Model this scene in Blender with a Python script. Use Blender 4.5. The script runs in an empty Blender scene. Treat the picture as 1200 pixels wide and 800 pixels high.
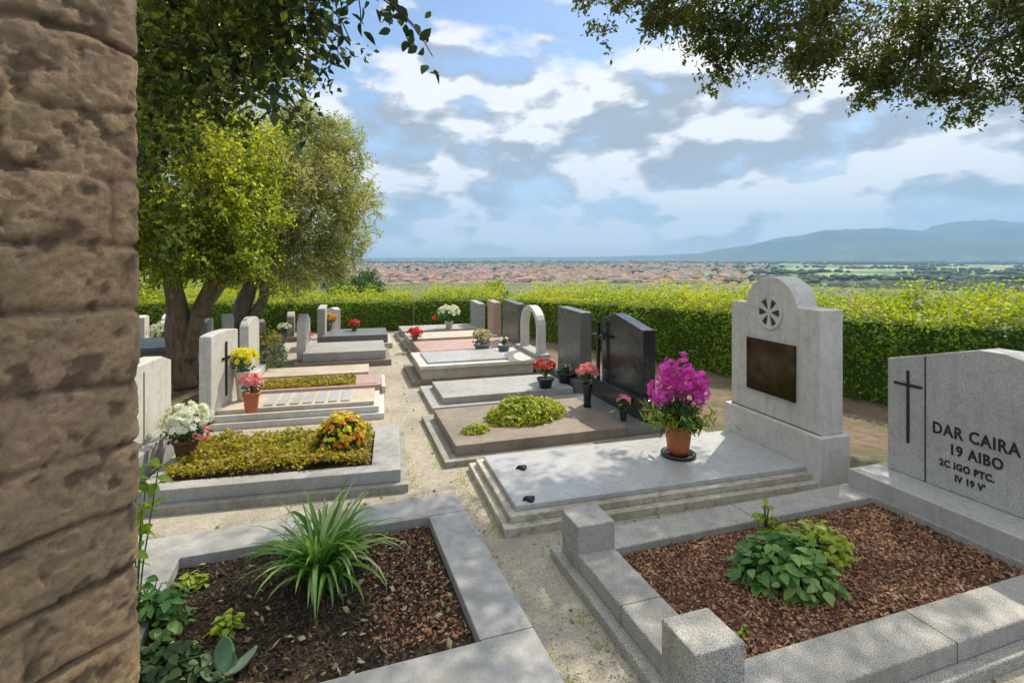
import bpy, math, random
import numpy as np
from mathutils import Vector, Matrix
random.seed(7); rng = np.random.default_rng(11)
S = bpy.context.scene; COL = S.collection
R = math.radians
TH = R(20.8); CT, ST = math.cos(TH), math.sin(TH)
def W(u, v, z=0.0): return (u*CT - v*ST, u*ST + v*CT, z)

# ------------------------------------------------------------------ objects
def tag(o, label=None, cat=None, group=None, kind=None):
    if label: o['label'] = label
    if cat: o['category'] = cat
    if group: o['group'] = group
    if kind: o['kind'] = kind
    return o
def empty(name, loc=(0,0,0), rz=0.0, label=None, cat=None, group=None):
    o = bpy.data.objects.new(name, None); COL.objects.link(o)
    o.location = loc; o.rotation_euler = (0,0,rz); o.empty_display_size = .1
    return tag(o, label, cat, group)
class MB:
    def __init__(s): s.v=[]; s.f=[]; s.m=[]; s.n=0; s.r=[]
    def add(s, v, f, m=0, r=None):
        b = s.n; v = [tuple(p) for p in v]; s.v += v; s.n += len(v)
        s.f += [tuple(i+b for i in q) for q in f]; s.m += [m]*len(f)
        s.r += ([random.random()]*len(f) if r is None else [r]*len(f))
    def box(s, x0,x1,y0,y1,z0,z1,m=0):
        if x0>x1: x0,x1=x1,x0
        v=[(x0,y0,z0),(x1,y0,z0),(x1,y1,z0),(x0,y1,z0),(x0,y0,z1),(x1,y0,z1),(x1,y1,z1),(x0,y1,z1)]
        s.add(v,[(3,2,1,0),(4,5,6,7),(0,1,5,4),(1,2,6,5),(2,3,7,6),(3,0,4,7)],m); return s
    def prism(s, poly, x0, x1, m=0):      # poly in (y,z), extruded along x; poly counter-clockwise seen from +x
        n=len(poly); v=[(x0,y,z) for y,z in poly]+[(x1,y,z) for y,z in poly]
        s.add(v,[tuple(range(n-1,-1,-1)),tuple(range(n,2*n))]+[(i,(i+1)%n,n+(i+1)%n,n+i) for i in range(n)],m); return s
    def lathe(s, prof, c=(0,0,0), seg=24, m=0, wob=0):
        v=[];k=len(prof)
        for j in range(seg):
            a=2*math.pi*j/seg; w=1+wob*math.sin(3*a)
            for r,z in prof: v.append((c[0]+r*w*math.cos(a),c[1]+r*w*math.sin(a),c[2]+z))
        f=[(j*k+i,((j+1)%seg)*k+i,((j+1)%seg)*k+i+1,j*k+i+1) for j in range(seg) for i in range(k-1)]
        s.add(v,f,m); return s
    def tube(s, pts, rad, seg=8, m=0, wob=0):
        pts=[Vector(p) for p in pts]; v=[]; n=len(pts)
        for i,p in enumerate(pts):
            d=(pts[min(i+1,n-1)]-pts[max(i-1,0)]).normalized()
            a=d.orthogonal() if abs(d.z)>.95 else d.cross(Vector((0,0,1)))
            a.normalize(); b=d.cross(a); r=rad[i] if hasattr(rad,'__len__') else rad
            if abs(d.z)>.95: a=(Vector((1,0,0))-d*d.x).normalized(); b=d.cross(a)
            else: a=(Vector((1,0,0))-d*d.x) if abs(d.x)<.9 else (Vector((0,1,0))-d*d.y); a.normalize(); b=d.cross(a)
            for j in range(seg):
                t=2*math.pi*j/seg; rr=r*(1+wob*math.sin(2*t+i*.7)+wob*.7*math.sin(5*t+i))
                v.append(p+a*rr*math.cos(t)+b*rr*math.sin(t))
        f=[(i*seg+j,i*seg+(j+1)%seg,(i+1)*seg+(j+1)%seg,(i+1)*seg+j) for i in range(n-1) for j in range(seg)]
        f+=[tuple(range(seg-1,-1,-1)),tuple(range((n-1)*seg,n*seg))]
        s.add(v,f,m); return s
    def build(s, name, mats, parent=None, smooth=False, bevel=0, loc=None):
        me=bpy.data.meshes.new(name); me.from_pydata(s.v,[],s.f); me.update()
        if not isinstance(mats,(list,tuple)): mats=[mats]
        for m in mats: me.materials.append(m)
        if len(mats)>1: me.polygons.foreach_set('material_index',s.m)
        at=me.attributes.new('rnd','FLOAT','FACE'); at.data.foreach_set('value',s.r)
        if smooth: me.polygons.foreach_set('use_smooth',[True]*len(s.f))
        o=bpy.data.objects.new(name,me); COL.objects.link(o); o.parent=parent
        if loc: o.location=loc
        if bevel:
            b=o.modifiers.new('b','BEVEL'); b.width=bevel; b.segments=2; b.limit_method='ANGLE'; b.angle_limit=R(35)
        return o
def np_mesh(name, V, F, mats, parent=None, mi=None, rnd=None, smooth=False):
    me=bpy.data.meshes.new(name); nv=len(V); nf=len(F); k=F.shape[1]
    me.vertices.add(nv); me.vertices.foreach_set('co',np.ascontiguousarray(V,dtype=np.float32).ravel())
    me.loops.add(nf*k); me.loops.foreach_set('vertex_index',F.astype(np.int32).ravel())
    me.polygons.add(nf); me.polygons.foreach_set('loop_start',np.arange(0,nf*k,k,dtype=np.int32))
    if not isinstance(mats,(list,tuple)): mats=[mats]
    for m in mats: me.materials.append(m)
    if mi is not None: me.polygons.foreach_set('material_index',mi.astype(np.int32))
    if smooth: me.polygons.foreach_set('use_smooth',np.ones(nf,dtype=bool))
    me.update(calc_edges=True)
    if rnd is not None:
        at=me.attributes.new('rnd','FLOAT','FACE'); at.data.foreach_set('value',rnd.astype(np.float32))
    o=bpy.data.objects.new(name,me); COL.objects.link(o); o.parent=parent
    return o
def copy_tree(o, parent=None):
    c=o.copy(); COL.objects.link(c); c.parent=parent
    for ch in [x for x in S.objects if x.parent==o]: copy_tree(ch,c)
    return c

# ------------------------------------------------------------------ noise
def vnoise(P, seed=0):
    P=np.asarray(P,dtype=np.float64); I=np.floor(P).astype(np.int64); Fr=P-I; Fr=Fr*Fr*(3-2*Fr)
    d=P.shape[1]; out=np.zeros(len(P))
    for c in range(2**d):
        o=np.array([(c>>k)&1 for k in range(d)]); J=I+o
        h=J[:,0]*374761393+J[:,1]*668265263+(J[:,2]*2147483647 if d>2 else 0)+seed*974711
        h=(h^(h>>13))*1274126177; h=(h^(h>>16))&0xffff
        w=np.prod(np.where(o==1,Fr,1-Fr),axis=1); out+=w*h/65535.
    return out
def fbm(P, octv=4, seed=0):
    s=0;a=.5;t=0;P=np.asarray(P,dtype=np.float64)
    for k in range(octv): s=s+a*vnoise(P*2**k,seed+k*17); t+=a; a*=.5
    return s/t

# ------------------------------------------------------------------ materials
def N(nt,t,**k):
    n=nt.nodes.new(t)
    for a,b in k.items(): setattr(n,a,b)
    return n
def mat(name):
    m=bpy.data.materials.new(name); m.use_nodes=True; nt=m.node_tree
    return m,nt,nt.nodes['Principled BSDF'],nt.nodes['Material Output']
def coords(nt, scale=(1,1,1), obj=True):
    tc=N(nt,'ShaderNodeTexCoord'); mp=N(nt,'ShaderNodeMapping'); mp.inputs['Scale'].default_value=scale
    nt.links.new(tc.outputs['Object' if obj else 'Generated'],mp.inputs[0]); return mp.outputs[0]
def noise(nt,vec,scale,detail=4,rough=.55,dist=0):
    n=N(nt,'ShaderNodeTexNoise'); n.inputs['Scale'].default_value=scale; n.inputs['Detail'].default_value=detail
    n.inputs['Roughness'].default_value=rough; n.inputs['Distortion'].default_value=dist
    nt.links.new(vec,n.inputs['Vector']); return n.outputs['Fac']
def ramp(nt,fac,stops,interp='LINEAR'):
    r=N(nt,'ShaderNodeValToRGB'); e=r.color_ramp.elements; r.color_ramp.interpolation=interp
    while len(e)<len(stops): e.new(.5)
    for x,(p,c) in zip(e,stops):
        x.position=p; x.color=(c,c,c,1) if isinstance(c,(int,float)) else (*c,1)
    nt.links.new(fac,r.inputs[0]); return r.outputs[0]
def mix(nt,a,b,f,mode='MIX'):
    m=N(nt,'ShaderNodeMix',data_type='RGBA',blend_type=mode)
    for sock,x in ((m.inputs[0],f),(m.inputs[6],a),(m.inputs[7],b)):
        if hasattr(x,'links') or isinstance(x,bpy.types.NodeSocket): nt.links.new(x,sock)
        elif isinstance(x,(int,float)): sock.default_value=x if sock==m.inputs[0] else (x,x,x,1)
        else: sock.default_value=(*x,1)
    return m.outputs[2]
def bump(nt,h,strength,dist,prev=None):
    b=N(nt,'ShaderNodeBump'); b.inputs['Strength'].default_value=strength; b.inputs['Distance'].default_value=dist
    nt.links.new(h,b.inputs['Height'])
    if prev is not None: nt.links.new(prev,b.inputs['Normal'])
    return b.outputs[0]
def stone(name, base, dark, light, speck=420, speck_amt=.5, rough=.55, stain=(.22,.2,.15), stain_amt=.35, moss=0, bumps=.25, veins=0):
    m,nt,p,o=mat(name); c=coords(nt)
    geo=N(nt,'ShaderNodeNewGeometry'); 
    n1=noise(nt,c,speck,2,.7); s=ramp(nt,n1,[(.36,dark),(.5,base),(.64,light)])
    col=mix(nt,base,s,speck_amt)
    vo=N(nt,'ShaderNodeTexVoronoi'); vo.inputs['Scale'].default_value=speck*.55; nt.links.new(c,vo.inputs['Vector'])
    col=mix(nt,col,dark,ramp(nt,vo.outputs['Distance'],[(.12,speck_amt*.7),(.25,0)]))
    n2=noise(nt,c,2.3,6,.62); n3=noise(nt,c,11,5,.65,.6)
    col=mix(nt,col,stain,ramp(nt,n2,[(.44,0),(.68,stain_amt)]),'MULTIPLY')
    col=mix(nt,col,[x*.62 for x in base],ramp(nt,n3,[(.48,0),(.72,stain_amt*1.3)]))
    n6=noise(nt,coords(nt,(6,6,.7)),3.2,6,.7); col=mix(nt,col,[x*.5 for x in base],ramp(nt,n6,[(.5,0),(.7,.38)]))
    n7=noise(nt,c,34,5,.75); col=mix(nt,col,(.2,.19,.13),ramp(nt,n7,[(.6,0),(.68,.55)]))
    if veins:
        n5=noise(nt,c,3.5,8,.6,2.5); col=mix(nt,col,[x*.45 for x in base],ramp(nt,n5,[(.47,0),(.5,veins),(.53,0)]))
    if moss:
        n4=noise(nt,c,19,6,.7); sx=N(nt,'ShaderNodeSeparateXYZ'); nt.links.new(geo.outputs['Normal'],sx.inputs[0])
        col=mix(nt,col,(.09,.095,.035),ramp(nt,n4,[(.5,0),(.66,moss)]))
    nt.links.new(col,p.inputs['Base Color'])
    nt.links.new(ramp(nt,n3,[(.3,rough-.12),(.7,min(1,rough+.18))]),p.inputs['Roughness'])
    b=bump(nt,n1,bumps,.002); b=bump(nt,n3,bumps,.006,b); nt.links.new(b,p.inputs['Normal'])
    return m
def leafmat(name, stops, transl=.4, rough=.5, tcol=1.6):
    m,nt,p,o=mat(name); at=N(nt,'ShaderNodeAttribute',attribute_name='rnd')
    col=ramp(nt,at.outputs['Fac'],[(i/(len(stops)-1),c) for i,c in enumerate(stops)])
    geo=coords(nt); v=noise(nt,geo,60,2); col=mix(nt,col,[0.02,.03,.01],ramp(nt,v,[(.5,0),(.8,.35)]))
    nt.links.new(col,p.inputs['Base Color']); p.inputs['Roughness'].default_value=rough
    p.inputs['Specular IOR Level'].default_value=.35
    t=N(nt,'ShaderNodeBsdfTranslucent'); tc=mix(nt,col,(tcol,tcol*1.05,tcol*.45),1.0,'MULTIPLY'); nt.links.new(tc,t.inputs[0])
    ms=N(nt,'ShaderNodeMixShader'); ms.inputs[0].default_value=transl
    nt.links.new(p.outputs[0],ms.inputs[1]); nt.links.new(t.outputs[0],ms.inputs[2]); nt.links.new(ms.outputs[0],o.inputs[0])
    return m
def plain(name,col,rough=.6,metal=0,var=.25,scale=30,coat=0):
    m,nt,p,o=mat(name); c=coords(nt); n=noise(nt,c,scale,4)
    nt.links.new(mix(nt,[x*(1-var) for x in col],[min(1,x*(1+var)) for x in col],ramp(nt,n,[(.3,0),(.7,1)])),p.inputs['Base Color'])
    p.inputs['Roughness'].default_value=rough; p.inputs['Metallic'].default_value=metal; p.inputs['Coat Weight'].default_value=coat
    nt.links.new(bump(nt,n,.15,.003),p.inputs['Normal']); return m
M={}
M['white_stone']=stone('white_stone',(.6,.575,.52),(.34,.32,.28),(.76,.73,.67),260,.3,.5,(.6,.57,.48),.4,.12)
M['worn_white']=stone('worn_white',(.5,.46,.38),(.26,.22,.16),(.68,.65,.57),200,.35,.6,(.5,.42,.28),.7,.6)
M['marble']=stone('marble',(.44,.44,.43),(.29,.29,.28),(.57,.565,.55),200,.25,.32,(.6,.6,.55),.35,.05,.12,.25)
M['granite']=stone('granite',(.36,.345,.31),(.08,.077,.07),(.64,.62,.55),215,.85,.62,(.55,.52,.42),.45,.2)
M['pale_granite']=stone('pale_granite',(.44,.43,.4),(.18,.175,.16),(.66,.64,.6),260,.7,.5,(.6,.58,.5),.35,.12)
M['kerb']=stone('kerb_stone',(.36,.355,.34),(.23,.225,.21),(.5,.49,.46),150,.3,.6,(.5,.47,.38),.45,.18)
M['old_grey']=stone('old_grey',(.32,.3,.26),(.13,.12,.09),(.47,.44,.38),240,.5,.7,(.4,.36,.26),.6,.4)
M['brown_stone']=stone('brown_stone',(.25,.2,.155),(.12,.09,.07),(.38,.32,.25),240,.45,.6,(.4,.34,.24),.5,.35)
M['beige_stone']=stone('beige_stone',(.52,.45,.36),(.3,.25,.2),(.66,.6,.5),220,.35,.6,(.55,.5,.4),.4,.2)
M['pink_stone']=stone('pink_stone',(.46,.3,.26),(.24,.14,.12),(.6,.46,.42),320,.6,.5,(.55,.5,.42),.35,.1)
M['slate']=stone('slate',(.16,.165,.175),(.07,.07,.08),(.28,.28,.29),300,.6,.35,(.5,.5,.45),.35,.1)
M['black']=stone('black_granite',(.022,.022,.024),(.008,.008,.008),(.1,.1,.1),420,.5,.16,(.6,.6,.55),.3,0,.03)
M['dark_granite']=stone('dark_granite',(.1,.105,.1),(.03,.03,.03),(.24,.24,.23),360,.7,.28,(.5,.5,.42),.35,.05,.08)
M['letter']=plain('letter_black',(.015,.014,.013),.5)
M['joint']=plain('joint_dark',(.06,.055,.05),.9)
M['bronze']=plain('bronze_plaque',(.05,.038,.022),.16,.75,.7,8)
M['dark_metal']=plain('dark_metal',(.03,.028,.025),.4,.6)
M['terracotta']=plain('terracotta',(.42,.12,.045),.6,0,.2,20)
M['brown_clay']=plain('brown_clay',(.14,.06,.035),.7)
M['black_plastic']=plain('black_plastic',(.015,.015,.016),.35)
M['grey_vase']=plain('grey_vase',(.13,.13,.14),.4)
M['red_glass']=plain('red_glass',(.5,.02,.025),.2,0,.2,20,.5)
M['amber_glass']=plain('amber_glass',(.6,.28,.14),.3)
M['wood_chip']=leafmat('wood_chip',[(.07,.032,.017),(.17,.075,.038),(.29,.14,.07),(.42,.27,.16)],.02,.8)
M['dark_chip']=leafmat('dark_chip',[(.022,.015,.009),(.05,.031,.017),(.13,.085,.05)],.02,.85)
def soil(name,a,b):
    m,nt,p,o=mat(name); c=coords(nt); n=noise(nt,c,45,8,.7); n2=noise(nt,c,3,3)
    col=mix(nt,ramp(nt,n,[(.3,a),(.7,b)]),[x*.5 for x in a],ramp(nt,n2,[(.4,0),(.7,.5)]))
    nt.links.new(col,p.inputs['Base Color']); p.inputs['Roughness'].default_value=.95; nt.links.new(bump(nt,n,1,.02),p.inputs['Normal']); return m
M['mulch']=soil('mulch',(.045,.02,.012),(.17,.075,.04)); M['earth']=soil('earth',(.02,.013,.008),(.06,.035,.02))
# bark
def bark(name,a,b,moss=.5):
    m,nt,p,o=mat(name); c=coords(nt,(9,9,2)); n=noise(nt,c,2.2,8,.7,.8); c2=coords(nt); n2=noise(nt,c2,1.8,4)
    col=ramp(nt,n,[(.3,a),(.65,b)]); col=mix(nt,col,(.12,.12,.03),ramp(nt,n2,[(.45,0),(.65,moss)]))
    nt.links.new(col,p.inputs['Base Color']); p.inputs['Roughness'].default_value=.9; nt.links.new(bump(nt,n,.9,.03),p.inputs['Normal']); return m
M['bark']=bark('bark',(.07,.045,.028),(.32,.21,.13)); M['bark_grey']=bark('bark_grey',(.06,.05,.035),(.3,.25,.18),.2); M['twig']=plain('twig',(.06,.045,.03),.9)
M['stem']=plain('stem',(.07,.12,.03),.6)
# leaves
M['ivy']=leafmat('ivy_leaf',[(.008,.02,.006),(.015,.04,.01),(.028,.07,.013),(.06,.11,.02)],.18,.45)
M['vine']=leafmat('vine_leaf',[(.008,.016,.005),(.02,.034,.008),(.06,.09,.014),(.2,.24,.04)],.36,.45)
M['broad']=leafmat('broad_leaf',[(.05,.075,.015),(.13,.175,.024),(.26,.32,.04),(.42,.42,.06)],.5)
M['olive']=leafmat('olive_leaf',[(.12,.15,.055),(.26,.3,.11),(.42,.44,.17),(.56,.52,.26)],.4,.55,1.2)
M['oak']=leafmat('oak_leaf',[(.03,.045,.012),(.06,.09,.02),(.11,.14,.035),(.18,.17,.055)],.4,.5)
M['hedge']=leafmat('hedge_leaf',[(.06,.1,.015),(.11,.19,.025),(.18,.29,.035),(.28,.38,.04)],.45)
M['hedge_new']=leafmat('hedge_new_leaf',[(.2,.29,.02),(.32,.42,.02),(.44,.5,.03),(.52,.48,.04)],.5,.5,1.2)
M['cover']=leafmat('cover_leaf',[(.07,.09,.012),(.2,.2,.02),(.4,.35,.03),(.3,.2,.05)],.35)
M['cover_green']=leafmat('cover_green',[(.08,.14,.015),(.2,.28,.02),(.36,.4,.03),(.42,.42,.05)],.35)
M['blade']=leafmat('blade',[(.07,.18,.03),(.13,.3,.05),(.24,.42,.1),(.4,.46,.2)],.35,.35,1.2)
M['succ']=leafmat('succulent',[(.1,.2,.1),(.16,.28,.14),(.24,.34,.2)],.2,.5,1)
M['lime']=leafmat('lime_leaf',[(.12,.2,.015),(.26,.36,.03),(.36,.42,.05)],.4)
M['peren']=leafmat('perennial',[(.02,.07,.02),(.05,.15,.035),(.12,.26,.06),(.24,.34,.1)],.3,.55)
M['dkgreen']=leafmat('dk_green',[(.02,.05,.015),(.04,.1,.03),(.08,.16,.05)],.3)
M['wood_far']=leafmat('far_tree',[(.01,.025,.01),(.025,.05,.015),(.05,.08,.025)],.0,.9)
def petal(name,a,b): M[name]=leafmat(name,[a,b,tuple(min(1,x*1.2) for x in b)],.3,.5,1)
petal('p_magenta',(.62,.03,.42),(.85,.12,.66)); petal('p_white',(.65,.66,.6),(.85,.85,.8)); petal('p_pink',(.75,.16,.24),(.85,.32,.38))
petal('p_yellow',(.75,.45,.01),(.85,.68,.02)); petal('p_orange',(.7,.2,.02),(.82,.42,.03)); petal('p_red',(.6,.02,.02),(.75,.08,.06)); petal('p_cream',(.5,.4,.22),(.65,.55,.35)); petal('p_lemon',(.75,.62,.03),(.85,.78,.05))

# ------------------------------------------------------------------ leaf clouds
def unit(a): return a/np.maximum(1e-9,np.linalg.norm(a,axis=1,keepdims=True))
def leaf_arrays(P, L, wid=.5, up=.3, outn=None, cup=.18, jit=1.0, droop=0.0):
    """diamond shaped, folded leaves (4 verts each, one face) at P"""
    n=len(P); nrm=rng.normal(size=(n,3))*jit; nrm[:,2]+=up*2
    if outn is not None: nrm+=outn*1.2
    nrm=unit(nrm); d=rng.normal(size=(n,3)); d[:,2]-=droop; d=unit(d-nrm*np.sum(d*nrm,axis=1,keepdims=True)); s=np.cross(nrm,d)
    L=(L*rng.uniform(.6,1.25,size=n))[:,None]; w=L*wid*.5
    V=np.stack([P,P+d*L*.45+s*w+nrm*w*cup*2,P+d*L,P+d*L*.45-s*w+nrm*w*cup*2],axis=1).reshape(-1,3)
    return V,np.arange(4*n).reshape(-1,4)
def big_leaf_arrays(P, L, wid=.55, up=.3, jit=1, droop=.6, outn=None):
    """eight-sided curved leaves for near plants"""
    n=len(P); nrm=rng.normal(size=(n,3))*jit; nrm[:,2]+=up*2
    if outn is not None: nrm+=outn
    nrm=unit(nrm); d=rng.normal(size=(n,3)); d[:,2]-=droop*1.5; d=unit(d-nrm*np.sum(d*nrm,axis=1,keepdims=True)); s=np.cross(nrm,d)
    L=(L*rng.uniform(.6,1.2,size=n))[:,None]; w=L*wid*.5; ks=[(0,0),(.12,.55),(.35,1),(.62,.82),(.85,.38),(1,0)]
    pts=[]
    for t,k in ks: pts.append(P+d*L*t+nrm*(-L*.16*t*t))
    ctr=np.stack(pts,1); lf=np.stack([pts[i]+s*w*ks[i][1]+nrm*w*.3*ks[i][1] for i in (1,2,3,4)],1); rt=np.stack([pts[i]-s*w*ks[i][1]+nrm*w*.3*ks[i][1] for i in (1,2,3,4)],1)
    V=np.concatenate([ctr,lf,rt],1); k=14; base=(np.arange(n)*k)[:,None,None]
    # ctr 0..5, lf 6..9, rt 10..13
    q=np.array([[0,1,6,6],[1,2,7,6],[2,3,8,7],[3,4,9,8],[4,5,9,9],[0,10,1,1],[1,10,11,2],[2,11,12,3],[3,12,13,4],[4,13,5,5]])
    # avoid degenerate quads: use triangles list instead
    tri=[]
    for a in q:
        a=list(a)
        if a[2]==a[3]: tri.append(a[:3])
        else: tri.append([a[0],a[1],a[2]]); tri.append([a[0],a[2],a[3]])
    tri=np.array(tri); F=(base+tri[None]).reshape(-1,3)
    return V.reshape(-1,3),F,len(tri)
def crown_points(clumps, per_twig=18, twig=.3, dens=1.0):
    """clumps: (x,y,z,r,nleaves[,flat]) -> points spread along short twigs that fill the clump's shell"""
    Ps=[];outs=[];tw=[]
    for c in clumps:
        x,y,z,r,n=c[:5]; fl=c[5] if len(c)>5 else .8; k=max(1,int(n*dens/per_twig))
        d=unit(rng.normal(size=(k,3))); rr=r*rng.uniform(.35,1,size=(k,1))**.6
        b=np.array([x,y,z])+d*rr*np.array([1,1,fl]); e=unit(d+rng.normal(size=(k,3))*.6)
        t=rng.uniform(-.2,1,size=(k,per_twig,1)); sp=twig*r
        pts=b[:,None]+e[:,None]*t*sp+rng.normal(size=(k,per_twig,3))*sp*.22
        Ps.append(pts.reshape(-1,3)); outs.append(np.repeat(d,per_twig,axis=0)); tw.append(np.stack([b-e*sp*.4,b+e*sp],1))
    return np.concatenate(Ps),np.concatenate(outs),np.concatenate(tw)
def leaf_rnd(P, scale=1.2, amt=.6):
    return np.clip(fbm(P*scale,2,5)*amt*1.6-.2*amt+rng.uniform(0,1,len(P))*(1-amt*.6),0,1)

# ------------------------------------------------------------------ world, sun, camera
SUN=Vector((.56*.643,.83*.643,.766)).normalized()
wd=bpy.data.worlds.new('World'); S.world=wd; wd.use_nodes=True; nt=wd.node_tree; bg=nt.nodes['Background']
sky=N(nt,'ShaderNodeTexSky'); sky.sky_type='NISHITA'; sky.sun_disc=False; sky.sun_elevation=R(50); sky.sun_rotation=R(34); sky.air_density=1.0; sky.dust_density=.7; sky.ozone_density=1.5
tc=N(nt,'ShaderNodeTexCoord'); mp=N(nt,'ShaderNodeMapping'); mp.inputs['Scale'].default_value=(1,1,2.1); mp.inputs['Location'].default_value=(1.3,.2,.35)
nt.links.new(tc.outputs['Generated'],mp.inputs[0]); sep=N(nt,'ShaderNodeSeparateXYZ'); nt.links.new(tc.outputs['Generated'],sep.inputs[0])
def skn(off,sc,det=9,rough=.56,dist=.25):
    a=N(nt,'ShaderNodeVectorMath',operation='ADD'); a.inputs[1].default_value=off; nt.links.new(mp.outputs[0],a.inputs[0]); return noise(nt,a.outputs[0],sc,det,rough,dist)
n1=skn((0,0,0),5.4,10,.56,.1); n1s=skn((0,0,0),5.4,6,.5,.1); n1b=skn((.02,.03,.08),5.4,6,.5,.1); n2=skn((5,3,1),1.6,3)
def mth(op,a,b=None,c=None):
    m=N(nt,'ShaderNodeMath',operation=op)
    for i,x in enumerate((a,b,c)):
        if x is None: continue
        if isinstance(x,(int,float)): m.inputs[i].default_value=x
        else: nt.links.new(x,m.inputs[i])
    return m.outputs[0]
cov=ramp(nt,sep.outputs['Z'],[(0,.1),(.06,.13),(.16,.19),(.3,.14),(.4,.02),(.5,.0),(.75,.3)])
dens=mth('ADD',mth('ADD',n1,cov),mth('MULTIPLY',mth('SUBTRACT',n2,.5),.35))
alpha=ramp(nt,dens,[(.5,0),(.56,.4),(.62,.9),(.7,1)])
lit=mth('MULTIPLY',mth('SUBTRACT',n1s,n1b),4.6)
litr=ramp(nt,mth('ADD',lit,.5),[(.22,(2.25,2.4,2.6)),(.42,(3.5,3.5,3.55)),(.66,(6.1,5.95,5.75))])
skyc=mix(nt,sky.outputs[0],(.72,.78,.84),1.0,'MULTIPLY')
hz=ramp(nt,sep.outputs['Z'],[(0,.75),(.1,.5),(.25,.15),(.45,0)])
skyh=mix(nt,skyc,(2.75,3.3,4.0),hz)
col=mix(nt,skyh,litr,mth('MULTIPLY',alpha,ramp(nt,sep.outputs['Z'],[(0,.0),(.03,.55),(.09,.95),(.5,.9),(1,.8)])))
col=mix(nt,col,ramp(nt,sep.outputs['Z'],[(.45,.5),(.7,1.0)]),1.0,'MULTIPLY'); col=mix(nt,col,(2,2,2),1.0,'MULTIPLY'); nt.links.new(col,bg.inputs[0]); bg.inputs[1].default_value=.15  # sky brightened towards the zenith, above the view: added soft fill from overhead
sl=bpy.data.lights.new('sun','SUN'); sl.energy=4.5; sl.angle=R(.55); sl.color=(1,.9,.76)
so=bpy.data.objects.new('sun',sl); COL.objects.link(so); so.rotation_euler=SUN.to_track_quat('Z','Y').to_euler()
cam=bpy.data.cameras.new('camera'); co=bpy.data.objects.new('camera',cam); COL.objects.link(co); S.camera=co
co.location=(0,0,1.6); co.rotation_euler=(R(90),0,0); cam.lens=18.6; cam.sensor_width=36; cam.sensor_fit='HORIZONTAL'; cam.shift_y=-98/1200; cam.clip_start=.05; cam.clip_end=60000
S.view_settings.view_transform='Standard'; S.view_settings.look='None'; S.view_settings.exposure=.38; S.view_settings.gamma=1

# ------------------------------------------------------------------ terrain
def sstep(a,b,x): t=np.clip((x-a)/(b-a),0,1); return t*t*(3-2*t)
PL=-60.
def terrain():
    rad=np.concatenate([[0.0,3,6,10,14,17],np.geomspace(20,15000,80)]); ang=np.linspace(0,2*np.pi,181)[:-1]
    Rr,A=np.meshgrid(rad,ang,indexing='ij'); X=Rr*np.sin(A); Y=Rr*np.cos(A)
    Z=PL*sstep(19,480,Rr); P=np.stack([X.ravel()/900,Y.ravel()/900],1)
    Z=Z+(fbm(P,3,3).reshape(Z.shape)-.5)*9*sstep(500,2500,Rr)
    V=np.stack([X.ravel(),Y.ravel(),Z.ravel()],1); n=len(ang); F=[]
    i=np.arange(len(rad)-1)[:,None]; j=np.arange(n)[None]; j2=(j+1)%n
    F=np.stack([i*n+j,(i+1)*n+j,(i+1)*n+j2,i*n+j2],-1).reshape(-1,4)[:,::-1]
    m,nt,p,o=mat('terrain_mat'); c=coords(nt)
    vo=N(nt,'ShaderNodeTexVoronoi'); vo.inputs['Scale'].default_value=.0042; mp=N(nt,'ShaderNodeMapping'); mp.inputs['Scale'].default_value=(1,.45,0); mp.inputs['Rotation'].default_value=(0,0,.3); nt.links.new(c,mp.inputs[0]); nt.links.new(mp.outputs[0],vo.inputs['Vector'])
    sp=N(nt,'ShaderNodeSeparateColor'); nt.links.new(vo.outputs['Color'],sp.inputs[0])
    fld=ramp(nt,sp.outputs[0],[(0,(.03,.06,.02)),(.2,(.12,.27,.03)),(.4,(.2,.4,.04)),(.55,(.38,.4,.1)),(.7,(.09,.2,.03)),(.85,(.36,.3,.17))],'CONSTANT')
    fld=mix(nt,fld,(.04,.06,.025),ramp(nt,noise(nt,c,.012,5),[(.5,0),(.62,.8)]))
    ln=N(nt,'ShaderNodeVectorMath',operation='LENGTH'); nt.links.new(c,ln.inputs[0])
    slope=ramp(nt,mth2(nt,'DIVIDE',ln.outputs['Value'],2000.),[(.35,1),(.6,0)]); fld=mix(nt,fld,ramp(nt,noise(nt,c,.03,6,.7),[(.35,(.04,.06,.02)),(.6,(.12,.14,.05)),(.75,(.25,.2,.12))]),slope)
    near=ramp(nt,mth2(nt,'DIVIDE',ln.outputs['Value'],1000.),[(.016,1),(.03,0)])
    e1=noise(nt,c,9,8,.7); e2=noise(nt,c,1.1,4); ec=ramp(nt,e1,[(.3,(.09,.055,.035)),(.7,(.24,.17,.11))]); ec=mix(nt,ec,(.07,.09,.025),ramp(nt,e2,[(.5,0),(.65,.7)]))
    nt.links.new(mix(nt,fld,ec,near),p.inputs['Base Color']); p.inputs['Roughness'].default_value=.95; nt.links.new(bump(nt,e1,.6,.03),p.inputs['Normal'])
    tag(np_mesh('ground',V,F,m,smooth=True),kind='structure')
def mth2(nt,op,a,b):
    m=N(nt,'ShaderNodeMath',operation=op); nt.links.new(a,m.inputs[0]); m.inputs[1].default_value=b; return m.outputs[0]
terrain()
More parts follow.
